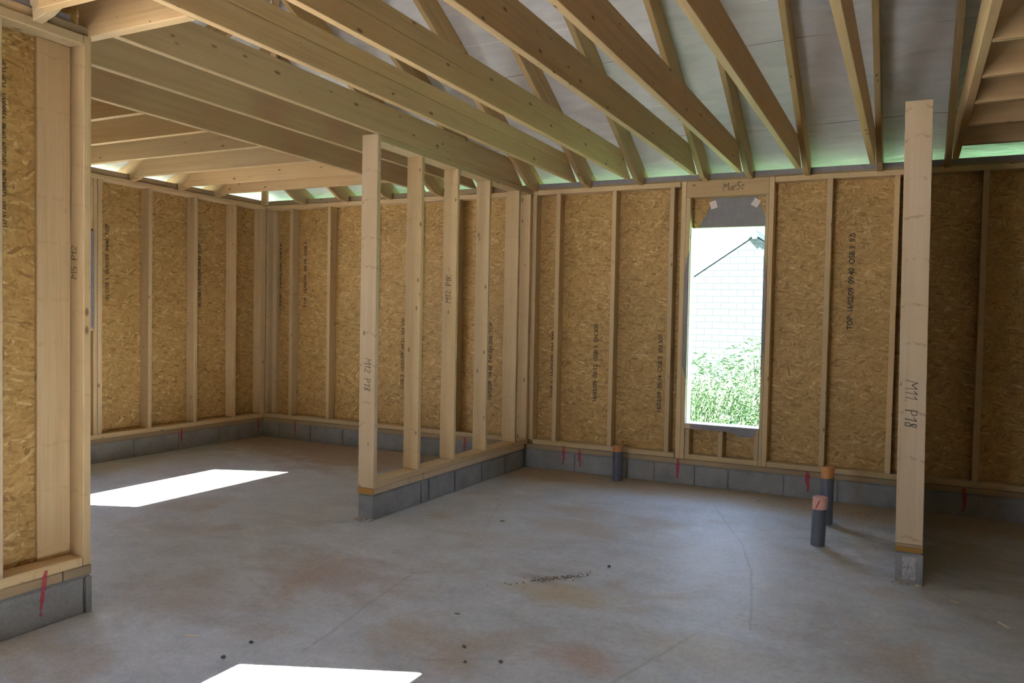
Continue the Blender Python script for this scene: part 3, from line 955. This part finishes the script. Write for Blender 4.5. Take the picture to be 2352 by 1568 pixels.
# short joists of the left hip, each with its rafter resting on the left bay wall
GJ = 'cross joists at the left end of the roof'
lj = [(-3.250, 'left bay cross joist nearest the camera, half hidden by the leftmost truss beam'),
      (-2.770, 'second left bay cross joist from the camera'),
      (-2.285, 'third left bay cross joist from the camera, pale and stained'),
      (-1.740, 'fourth left bay cross joist, ending on the wall above the left stud'),
      (-1.215, 'fifth left bay cross joist, ending near the knotty left bay stud'),
      (-0.770, 'farthest left bay cross joist, close above the far wall')]
for y, lab in lj:
    jt = tag(empty('jack_truss', (-3.5, y, H)), lab, 'joist', GJ)
    x_in = -1.197
    ex0, ex1 = XL + 0.20, XL + 0.46
    prism('cross_joist', [(x_in, H), (ex0, H), (ex1, H + BH), (x_in, H + BH)], y, y + 0.040, 'Y', M['beam'], jt, 'X')
    lo = lambda x: RA - 0.240 + HS * (x - XL)
    hi = lambda x: RA - 0.004 + HS * (x - XL)
    # rafter climbs until it meets the far slope
    xr = min(XL + (RS * -y) / HS - 0.1, -0.05)
    pts = [(xr, lo(xr)), (XL + 0.125, H + 0.002), (XL + 0.002, H - 0.012), (XL + 0.002, H + 0.0615), (XL - 0.048, H + 0.0615),
           (XL - 0.17, lo(XL - 0.17)), (XL - 0.32, lo(XL - 0.32)), (XL - 0.32, hi(XL - 0.32)), (xr, hi(xr))]
    prism('rafter', pts, y + 0.090, y + 0.130, 'Y', M['rafter'], jt, rot=rot_from_dir((1, 0, HS)))

# hip rafter over the far left corner
bm = bmesh.new()
d2 = Vector((RS, -HS, 0)).normalized()
nrm = Vector((d2.y, -d2.x, 0))
a = Vector((XL + 0.10, -0.10 * HS / RS, 0))
L_hip = 3.9
vs = []
for s in (-0.022, 0.022):
    for t in (0.0, L_hip):
        p = a + d2 * t + nrm * s
        zt = roof_z(p.x, p.y) - 0.012
        for dz in (-0.20, 0.0):
            vs.append(bm.verts.new((p.x, p.y, zt + dz)))
for f in ((0, 1, 3, 2), (4, 6, 7, 5), (0, 4, 5, 1), (2, 3, 7, 6), (1, 5, 7, 3), (0, 2, 6, 4)):
    bm.faces.new([vs[i] for i in f])
hipr = finish('hip_rafter', bm, M['rafter'], rot=rot_from_dir((RS, -HS, RS * HS)))
tag(hipr, 'hip rafter climbing from the far left corner of the left bay', 'rafter')
pc = tag(box('hip_post', (XL + 0.0, -0.035, H + 0.001), (XL + 0.055, 0.030, H + 0.20), M['stud'], None, 'Z'), 'short block standing on the far left corner under the hip', 'wood block')

GR = 'cross joists at the right end of the roof'
for y, lab in ((-2.72, 'highest of the right cross joists, nearest the camera'), (-2.20, 'second right cross joist from the top, dark stained'),
               (-1.72, 'middle one of the five right cross joists'), (-1.22, 'fourth right cross joist from the top'),
               (-0.68, 'lowest right cross joist, just above the green lit eave')):
    o = prism('cross_joist', [(3.907, H), (XR - 0.2, H), (XR - 0.44, H + BH), (3.907, H + BH)], y, y + 0.040, 'Y', M['beam'], None, 'X')
    tag(o, lab, 'joist', GR)
for k, y in enumerate((-3.22, -3.74)):
    o = prism('cross_joist', [(3.907, H), (XR - 0.2, H), (XR - 0.44, H + BH), (3.907, H + BH)], y, y + 0.040, 'Y', M['beam'], None, 'X')
    tag(o, ('right cross joist above the picture edge, nearer one' if k else 'right cross joist cut by the top right picture corner'), 'joist', GR)

# thick beam carried by the near wall end, and the rafter tail beside it
bmt = tag(prism('trimmer_beam', [(XN - 0.085, H + 0.03), (XN - 0.06, H), (0.568, H), (0.568, H + 0.26), (XN - 0.085, H + 0.26)], YW - 0.012, YW + 0.040, 'Y', M['beam'], None, 'X', 0.004),
          'thick short beam at top left, resting on the end of the nearest wall', 'beam')
jt = tag(empty('jack_truss', (XN + 0.2, -4.47, H)), 'joist and rafter tail on the nearest wall, at the top left picture corner', 'joist', 'cross joists at the left end of the roof')
prism('cross_joist', [(0.568, H), (XN + 0.12, H), (XN + 0.22, H + BH), (0.568, H + BH)], -4.516, -4.474, 'Y', M['beam'], jt, 'X')
lo = lambda x: H - 0.045 + HS * (x - XN + 0.0)
prism('rafter', [(0.568, lo(0.568)), (XN + 0.095, H + 0.002), (XN + 0.002, H - 0.02), (XN + 0.002, H + 0.046), (XN - 0.05, H + 0.076), (XN - 0.07, H + 0.20), (0.568, lo(0.568) + 0.22)],
      -4.472, -4.430, 'Y', M['stud'], jt, rot=rot_from_dir((1, 0, HS)))


# ---------------------------------------------------------------- red spray marks
def spray(parent, plane, pos, c, z0, z1, w, lean=0.0):
    bm = bmesh.new()
    n = 14
    L, R = [], []
    for i in range(n + 1):
        t = i / n
        z = z1 + (z0 - z1) * t
        ww = w * (0.55 + 0.5 * math.sin(min(1, t * 1.25) * math.pi * 0.95 + 0.25)) * random.uniform(0.82, 1.12)
        cc = c + lean * t + w * 0.35 * noise.noise((c * 9, t * 3, 0.5))
        for lst, s in ((L, -1), (R, 1)):
            q = cc + s * ww / 2
            lst.append(bm.verts.new((q, pos, z) if plane == 'Y' else (pos, q, z)))
    for i in range(n):
        bm.faces.new((L[i], R[i], R[i + 1], L[i + 1]))
    tag(finish('paint_mark', bm, M['red'], parent), 'red spray paint mark')


for x, prt, z0, z1, w, ln in ((-3.19, pl_far_l, 0.05, 0.23, 0.028, 0), (-0.756, pl_far_l, 0.03, 0.235, 0.026, 0), (0.437, pl_far_r, 0.06, 0.25, 0.028, -0.01),
                              (0.601, pl_far_r, 0.06, 0.23, 0.030, 0.02), (1.633, pl_far_r, 0.05, 0.235, 0.032, 0), (2.814, pl_far_r, 0.06, 0.235, 0.036, 0.01),
                              (4.049, pl_far_r, 0.04, 0.23, 0.036, 0)):
    spray(prt, 'Y', 0.0155, x, z0, z1, w, ln)
for y, z0, z1 in ((-1.073, 0.05, 0.23), (-0.06, 0.05, 0.235)):
    spray(pl_left, 'X', XL + 0.0075, y, z0, z1, 0.026, 0.012)
spray(pl_near, 'X', XN + 0.0078, -4.423, 0.055, 0.268, 0.020, -0.02)

# ---------------------------------------------------------------- pencil writing on the timbers
GLY = {
    'M': ([[(0, 0), (0.06, 1), (0.36, 0.55), (0.66, 1), (0.72, 0)]], 0.95),
    '1': ([[(0.0, 0.72), (0.26, 1), (0.20, 0)]], 0.50),
    '2': ([[(0.02, 0.78), (0.16, 0.98), (0.42, 0.95), (0.46, 0.72), (0.04, 0.06), (0.2, 0.1), (0.55, 0.02)]], 0.75),
    '4': ([[(0.30, 1), (0.0, 0.38), (0.52, 0.38)], [(0.44, 0.72), (0.40, 0)]], 0.75),
    '5': ([[(0.50, 1), (0.12, 1), (0.08, 0.58), (0.36, 0.60), (0.46, 0.30), (0.28, 0.02), (0.02, 0.06)]], 0.72),
    '8': ([[(0.42, 0.95), (0.16, 0.98), (0.12, 0.72), (0.40, 0.38), (0.36, 0.05), (0.10, 0.04), (0.08, 0.30), (0.40, 0.68), (0.42, 0.95)]], 0.68),
    'P': ([[(0.08, 0), (0.04, 1), (0.38, 0.98), (0.50, 0.74), (0.34, 0.52), (0.08, 0.50)]], 0.72),
    'K': ([[(0.05, 1), (0.02, 0)], [(0.50, 0.95), (0.06, 0.48), (0.52, 0.02)]], 0.72),
    'u': ([[(0.02, 0.6), (0.06, 0.08), (0.28, 0.04), (0.42, 0.55)], [(0.42, 0.55), (0.44, 0.0)]], 0.6),
    'r': ([[(0.02, 0.6), (0.06, 0)], [(0.05, 0.4), (0.20, 0.6), (0.34, 0.54)]], 0.45),
    's': ([[(0.36, 0.56), (0.08, 0.5), (0.30, 0.24), (0.28, 0.04), (0.0, 0.06)]], 0.5),
    'c': ([[(0.36, 0.52), (0.10, 0.56), (0.02, 0.28), (0.14, 0.02), (0.40, 0.08)]], 0.5),
    '.': ([[(0.04, 0.0), (0.10, 0.04)]], 0.28),
    ' ': ([], 0.65),
}


def scribble(text, o, ex, ey, h, parent, sw=0.0042, mat='ink'):
    """o = start point, ex = writing direction, ey = letter-up direction"""
    o, ex, ey = Vector(o), Vector(ex).normalized(), Vector(ey).normalized()
    nz = ex.cross(ey)
    bm = bmesh.new()
    if ' ' in text:
        k = text.index(' ')
        w = sum(GLY[c][1] for c in text[:k + 1]) * 0.92
        scribble(text[:k], o, ex, ey, h, parent, sw, mat)
        return scribble(text[k + 1:], o + ex * (w * h), ex, ey, h, parent, sw, mat)
    x = 0.0
    for ch in text:
        strokes, adv = GLY[ch]
        for st in strokes:
            P = [Vector((x + p[0] * 1.0 + 0.12 * p[1] + random.uniform(-.025, .025), p[1] + random.uniform(-.03, .03), 0)) for p in st]
            for a_, b_ in zip(P[:-1], P[1:]):
                d = (b_ - a_)
                if d.length < 1e-6:
                    continue
                d.normalize()
                s = Vector((-d.y, d.x, 0)) * (sw / h) * random.uniform(0.35, 0.6)
                e = d * (sw / h) * 0.3
                q = [a_ - s - e, b_ - s + e, b_ + s + e, a_ + s - e]
                f = bm.faces.new([bm.verts.new(o + ex * (c.x * h) + ey * (c.y * h)) for c in q])
        x += adv * 0.92
    return tag(finish('pencil_writing', bm, M[mat], parent), 'pencil writing')


scribble('M12 P18', (-0.095, -2.2945, 1.200), (0, 0, -1), (1, 0, 0), 0.056, pst)
scribble('M11. P18', (3.590, -1.8785, 1.205), (0, 0, -1), (1, 0, 0), 0.064, pst2)
scribble('M12 P1K', (-0.050, -1.2825, 1.640), (0, 0, 1), (-1, 0, 0), 0.056, pst3)
scribble('M5 P12', (-0.175, YW - 0.0385, 1.660), (0, 0, 1), (1, 0, 0) if False else (-1, 0, 0), 0.042, near_end, 0.0035)
scribble('Mur5c', (1.985, FB - 0.0015, 2.735), (1, 0, 0.05), (0, 0, 1), 0.066, hdr, 0.0048)

# the second partition stands slightly out of plumb
for o in [pl_rp] + list(pl_rp.children) + [q for c in part2.children for q in [c] + list(c.children)]:
    Mw = o.matrix_basis if o.parent is None else (o.parent.matrix_basis @ o.matrix_basis if o.parent.parent is None else part2.matrix_basis @ o.parent.matrix_basis @ o.matrix_basis)
    Mi = Mw.inverted()
    for v in o.data.vertices:
        w = Mw @ v.co
        w.x += 0.014 - 0.034 * w.z / H
        v.co = Mi @ w

# ---------------------------------------------------------------- board stamps printed up the strand boards
STAMPS = [
    # text, plane, (pos, c), z0, z1, height, parent
    ('TOP  16/02/09  09:40  OSB 3  9.0', 'Y', 3.115, 1.49, 2.33, 0.050, wall_back),
    ('16/02/09  04:48  P4S EN 300  TOP', 'Y', -0.535, 0.65, 1.48, 0.046, wall_back),
    ('16/02/09  05:12  OSB 3  EN 300', 'Y', 0.700, 0.71, 1.49, 0.046, wall_back),
    ('16/02/09  05:14  OSB 3  EN 300', 'Y', 1.385, 0.65, 1.40, 0.046, wall_back),
    ('OSB 3  16/02/09  04:21  EN 300', 'Y', -1.705, 0.70, 1.50, 0.042, wall_back),
    ('TOP  16/02/09  04:19  OSB 3', 'Y', -3.185, 1.60, 2.40, 0.042, wall_back),
    ('TOP  16/02/09  04:16', 'Y', -3.590, 1.60, 2.39, 0.036, wall_back),
    ('OSB 3  16/02/09  EN 300', 'Y', 0.215, 0.72, 1.40, 0.036, wall_back),
    ('(6) OSB 3  16/02/09  04:40  TOP', 'X', -1.782, 1.61, 2.38, 0.046, wall_left),
    ('(6) OSB 3  16/02/09  04:42  TOP', 'X', -0.755, 1.57, 2.29, 0.046, wall_left),
    ('(2) V1301  G5842/46  10/02/09  09:48  93680001  TOP TOP', 'X', -4.523, 1.88, 2.64, 0.028, wall_side),
]
tmp = []
for (txt, plane, c, z0, z1, hh, prt) in STAMPS:
    cu = bpy.data.curves.new('stamp', 'FONT')
    cu.body = txt
    cu.size = 1.0
    cu.offset = 0.018
    ob = bpy.data.objects.new('stamp_tmp', cu)
    COL.objects.link(ob)
    tmp.append(ob)
bpy.context.view_layer.update()
dg = bpy.context.evaluated_depsgraph_get()
for ob, (txt, plane, c, z0, z1, hh, prt) in zip(tmp, STAMPS):
    me = bpy.data.meshes.new_from_object(ob.evaluated_get(dg))
    bm = bmesh.new()
    bm.from_mesh(me)
    bpy.data.meshes.remove(me)
    xs_ = [v.co.x for v in bm.verts]; ys_ = [v.co.y for v in bm.verts]
    x0, x1, y0, y1 = min(xs_), max(xs_), min(ys_), max(ys_)
    for v in bm.verts:
        u = (v.co.x - x0) / (x1 - x0)
        w = (v.co.y - y0) / (y1 - y0) - 0.5
        if plane == 'Y':          # read upwards, letters lying on their left side
            v.co = Vector((c - w * hh, OB - 0.0012, z0 + u * (z1 - z0)))
        else:
            px = (XL - 0.129 if prt is wall_left else XO) + 0.0012
            v.co = Vector((px, c - w * hh, z0 + u * (z1 - z0)))
    bmesh.ops.recalc_face_normals(bm, faces=list(bm.faces))
    finish('printed_stamp', bm, M['stamp'], prt)
for ob in tmp:
    cu = ob.data
    bpy.data.objects.remove(ob)
    bpy.data.curves.remove(cu)


# ---------------------------------------------------------------- drain pipes
def pipe(x, y, h, r, label, tape_h, tape_mat, tilt=(0, 0), red=False):
    root = tag(empty('drain_pipe', (x, y, 0)), label, 'pipe', 'grey drain pipes standing in the floor')
    root.rotation_euler = (tilt[0], tilt[1], 0)

    def tube(name, z0, z1, ro, ri, mat, cap=False, tiltz=0.0):
        bm = bmesh.new()
        n = 36
        rings = []
        for (rr, z) in ((ro, z0), (ro, z1), (ri, z1), (ri, z0)):
            rings.append([bm.verts.new((rr * math.cos(2 * math.pi * k / n), rr * math.sin(2 * math.pi * k / n),
                                        z + (tiltz * math.cos(2 * math.pi * k / n) if (z == z0 and tiltz) else 0))) for k in range(n)])
        for a_, b_ in ((0, 1), (1, 2), (2, 3), (3, 0)):
            for k in range(n):
                bm.faces.new((rings[a_][k], rings[a_][(k + 1) % n], rings[b_][(k + 1) % n], rings[b_][k]))
        if cap:
            bm.faces.new([bm.verts.new((ri * 0.99 * math.cos(2 * math.pi * k / n), ri * 0.99 * math.sin(2 * math.pi * k / n), z1 - 0.004)) for k in range(n)])
        bm.transform(root.matrix_basis)
        o = finish(name, bm, mat, root, smooth=False, rot=Matrix.Identity(3), origin=(x, y, 0))
        return o
    tube('pipe', 0.0, h - 0.004, r, r - 0.004, M['pipe'])
    tube('tape_cap', h - tape_h, h, r + 0.0012, r + 0.0004, tape_mat, True, 0.004)
    if red:
        bm = bmesh.new()
        n = 8
        V0, V1 = [], []
        for k in range(n + 1):
            a_ = math.radians(-118 + 30 * k / n)
            zc = h - 0.078 + 0.062 * k / n
            for lst, dz in ((V0, -0.011), (V1, 0.011)):
                lst.append(bm.verts.new(((r + 0.0022) * math.cos(a_), (r + 0.0022) * math.sin(a_), zc + dz)))
        for k in range(n):
            bm.faces.new((V0[k], V0[k + 1], V1[k + 1], V1[k]))
        bm.transform(root.matrix_basis)
        finish('red_stripe', bm, M['rtape'], root, rot=Matrix.Identity(3), origin=(x, y, 0))


pipe(1.076, -0.120, 0.335, 0.050, 'short grey drain pipe standing against the block course, left of the window', 0.058, M['otape'])
pipe(3.058, -0.742, 0.440, 0.048, 'grey drain pipe with orange tape, behind the pink taped one', 0.085, M['otape'])
pipe(3.062, -1.332, 0.335, 0.049, 'grey drain pipe with a pink taped end, nearest the tall right post', 0.082, M['ptape'], (0.0, 0.03), True)


# ---------------------------------------------------------------- litter on the floor
def sliver(x, y, L, w, ang, label, mat='chip', hgt=0.004):
    bm = bmesh.new()
    c, s = math.cos(ang), math.sin(ang)
    prof = [(-0.5, 0.12), (-0.25, 0.75), (0.1, 1.0), (0.35, 0.6), (0.5, 0.1)]
    rows = []
    for t, k in prof:
        row = []
        for sgn, z in ((-1, 0.0006), (-0.6, hgt), (0.6, hgt), (1, 0.0006)):
            px, py = t * L, sgn * w * k / 2
            row.append(bm.verts.new((x + c * px - s * py, y + s * px + c * py, z)))
        rows.append(row)
    for a_, b_ in zip(rows[:-1], rows[1:]):
        for k in range(4):
            bm.faces.new((a_[k], b_[k], b_[(k + 1) % 4], a_[(k + 1) % 4]))
    bm.faces.new(rows[0])
    bm.faces.new(rows[-1][::-1])
    return tag(finish('wood_chip' if mat == 'chip' else 'dry_leaf', bm, M[mat], None), label, 'wood chip' if mat == 'chip' else 'leaf', 'litter on the floor')


def pebble(x, y, r, label, mat='pebble'):
    bm = bmesh.new()
    bmesh.ops.create_icosphere(bm, subdivisions=2, radius=r)
    for v in bm.verts:
        v.co *= 1 + 0.35 * noise.noise(v.co * (1.2 / r) + Vector((x * 7, y * 5, 0)))
        v.co.z = v.co.z * 0.6 + r * 0.5
        v.co += Vector((x, y, 0))
    return tag(finish('pebble', bm, M[mat], None, smooth=True), label, 'pebble', 'litter on the floor')


sliver(0.568, -4.19, 0.066, 0.010, 0.35, 'long pale wood sliver on the floor at lower left')
sliver(1.773, -3.729, 0.026, 0.016, -0.5, 'dark curled leaf on the floor, right of the lower sun patch', 'leaf', 0.008)
sliver(1.53, -3.43, 0.030, 0.008, 0.2, 'small brown leaf on the floor in the middle, above the dark curled one', 'leaf', 0.004)
sliver(1.64, -3.41, 0.020, 0.005, 2.0, 'thin white chip beside the small brown leaf')
sliver(4.094, -2.30, 0.075, 0.009, -0.9, 'pale wood chip on the floor at the lower right edge')
sliver(3.10, -2.62, 0.030, 0.007, -0.5, 'small pale chip on the floor left of the tall post base')
sliver(0.387, -3.059, 0.055, 0.007, 0.1, 'thin pale stick on the brown stain, left of centre')
sliver(0.85, -1.86, 0.035, 0.018, 0.3, 'dark leaf on the floor in front of the partition shadow', 'leaf', 0.006)
sliver(-0.55, -1.55, 0.06, 0.012, 0.2, 'dark leaf on the floor of the left bay, behind the partition post', 'leaf', 0.006)
sliver(3.88, -2.06, 0.05, 0.008, -0.7, 'pale chip on the floor to the right of the tall post base')
pebble(0.879, -4.122, 0.009, 'dark pebble on the floor, above the left end of the lower sun patch')
pebble(0.892, -4.278, 0.010, 'dark pebble just left of the lower sun patch')
pebble(2.00, -3.782, 0.010, 'pebble right of the dark curled leaf, near the bottom edge')
pebble(1.86, -3.85, 0.008, 'small pebble between the sun patch and the bottom edge')
pebble(1.95, -2.42, 0.010, 'dark pebble on the floor in the middle of the room')
pebble(2.45, -0.25, 0.016, 'pale stone at the foot of the block course under the window', 'crumb')
bm = bmesh.new()
for _ in range(170):
    x, y = random.gauss(1.74, 0.085), 0
    y = -2.75 + (x - 1.74) * 0.9 + random.gauss(0, 0.03)
    r = random.uniform(0.0025, 0.006)
    s = bmesh.new(); bmesh.ops.create_icosphere(s, subdivisions=1, radius=r)
    for v in s.verts:
        v.co = Vector((v.co.x + x, v.co.y + y, v.co.z * 0.5 + r * 0.4))
    me = bpy.data.meshes.new('t'); s.to_mesh(me); s.free(); bm.from_mesh(me); bpy.data.meshes.remove(me)
tag(finish('dried_mud', bm, M['mud']), 'streak of dried mud crumbs across the middle of the floor', 'mud', kind='stuff')
bm = bmesh.new()
for _ in range(420):
    x, y = random.gauss(3.25, 0.22), random.gauss(-0.65, 0.25)
    if y > -0.06 or (3.0 < x < 3.12 and -0.82 < y < -0.66) or x > 3.53:
        continue
    a_ = random.uniform(0, 3.14); L = random.uniform(0.006, 0.03)
    dx, dy = math.cos(a_) * L, math.sin(a_) * L
    wx, wy = -math.sin(a_) * 0.003, math.cos(a_) * 0.003
    z = random.uniform(0.001, 0.006)
    bm.faces.new([bm.verts.new(q) for q in ((x - wx, y - wy, z), (x + dx - wx, y + dy - wy, z * .6), (x + dx + wx, y + dy + wy, z * .6 + .001), (x + wx, y + wy, z + .001))])
bmesh.ops.solidify(bm, geom=list(bm.faces), thickness=0.001)
tag(finish('wood_shavings', bm, M['chip']), 'scattered wood shavings on the floor between the pipes and the tall post', 'shavings', kind='stuff')

# ---------------------------------------------------------------- outside: block gable, weeds, grass
GY = 15.4
ap_x, ap_z, sl = -0.80, 4.22, 0.655
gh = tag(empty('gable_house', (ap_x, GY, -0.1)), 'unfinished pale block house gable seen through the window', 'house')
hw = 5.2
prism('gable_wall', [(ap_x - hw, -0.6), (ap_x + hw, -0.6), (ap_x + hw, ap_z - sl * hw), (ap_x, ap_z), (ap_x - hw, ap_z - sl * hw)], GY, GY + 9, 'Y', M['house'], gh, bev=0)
hwt = hw + 0.3
for sgn in (-1, 1):
    prism('roof_slope', [(ap_x, ap_z + 0.03), (ap_x + sgn * hwt, ap_z + 0.03 - sl * hwt), (ap_x + sgn * hwt, ap_z + 0.055 - sl * hwt), (ap_x, ap_z + 0.055)], GY - 0.01, GY + 9.1, 'Y', M['tiles'], gh, bev=0)
prism('ridge_cap', [(ap_x - 0.20, ap_z - 0.09), (ap_x - 0.09, ap_z - 0.01), (ap_x - 0.07, ap_z - 0.09), (ap_x + 0.07, ap_z - 0.09), (ap_x + 0.09, ap_z - 0.01), (ap_x + 0.20, ap_z - 0.09),
                    (ap_x + 0.07, ap_z + 0.09), (ap_x + 0.025, ap_z + 0.20), (ap_x - 0.025, ap_z + 0.20), (ap_x - 0.07, ap_z + 0.09)], GY - 0.10, GY + 9.1, 'Y', M['tiles'], gh, bev=0)


def gz(x, y):
    z = -0.26
    if y > 3:
        z += 0.35 * noise.noise((x * 0.15, y * 0.15, 0)) * min(1, (y - 3) / 5) + 0.012 * (y - 3)
    return z


def blades(bm, n, cx, cy_, rad, hmin, hmax, wid, lean=0.5, base=None):
    for _ in range(n):
        a_, q = random.uniform(0, 6.283), rad * math.sqrt(random.random())
        x, y = cx + q * math.cos(a_), cy_ + q * math.sin(a_)
        h = random.uniform(hmin, hmax) * (1 - 0.45 * (q / rad) ** 2)
        d = random.uniform(0, 6.283)
        dx, dy = math.cos(d), math.sin(d)
        z0 = gz(x, y) - 0.02
        prev = None
        for k in range(4):
            t = k / 3
            off = lean * h * t * t * random.uniform(0.8, 1.1)
            ww = wid * (1 - t) ** 0.7 + 0.0015
            p = Vector((x + dx * off, y + dy * off, z0 + h * t * (1 - 0.18 * t)))
            v = (bm.verts.new(p + Vector((-dy, dx, 0)) * ww), bm.verts.new(p - Vector((-dy, dx, 0)) * ww))
            if prev:
                bm.faces.new((prev[0], prev[1], v[1], v[0]))
            prev = v


def leaves(bm, n, cx, cy_, rad, h0, h1):
    for _ in range(n):
        a_, q = random.uniform(0, 6.283), rad * math.sqrt(random.random())
        x, y = cx + q * math.cos(a_), cy_ + q * math.sin(a_)
        z = gz(x, y) + h0 + (h1 - h0) * random.random() * (1 - 0.5 * (q / rad) ** 2)
        d = Vector((random.gauss(0, 1), random.gauss(0, 1), random.uniform(-0.2, 0.9))).normalized()
        s = d.cross(Vector((random.random(), random.random(), 1))).normalized()
        L, w = random.uniform(0.06, 0.15), random.uniform(0.010, 0.022)
        p = Vector((x, y, z))
        vs_ = [bm.verts.new(c) for c in (p, p + d * L * .45 + s * w, p + d * L - Vector((0, 0, L * .3)), p + d * L * .45 - s * w)]
        bm.faces.new(vs_)


wl = [((0.85, 4.2, 0.85), 1.45, 'tall bushy weed clump in the middle of the window view'),
      ((0.0, 5.2, 0.85), 1.05, 'weed clump at the left side of the window view'),
      ((1.35, 5.8, 0.95), 1.75, 'weed clump higher up behind the bushy one in the window view'),
      ((1.60, 3.0, 0.42), 0.75, 'dark green weed clump at the lower right of the window view')]
for (x, y, r), h, lab in wl:
    bm = bmesh.new()
    blades(bm, int(420 * r / 0.7), x, y, r, h * 0.45, h, 0.008, 0.45)
    leaves(bm, int(1300 * r / 0.7), x, y, r * 0.95, 0.05, h * 0.95)
    tag(finish('weed_clump', bm, M['weed']), lab, 'weeds', 'weeds outside the window')
bm = bmesh.new()
for _ in range(60):
    x, y = random.uniform(-2.5, 2.4), random.uniform(1.6, 12)
    blades(bm, 60, x, y, 0.6, 0.10, 0.34, 0.006, 0.7)
tag(finish('meadow_grass', bm, M['grass']), 'pale meadow grass outside the window', 'grass', kind='stuff')
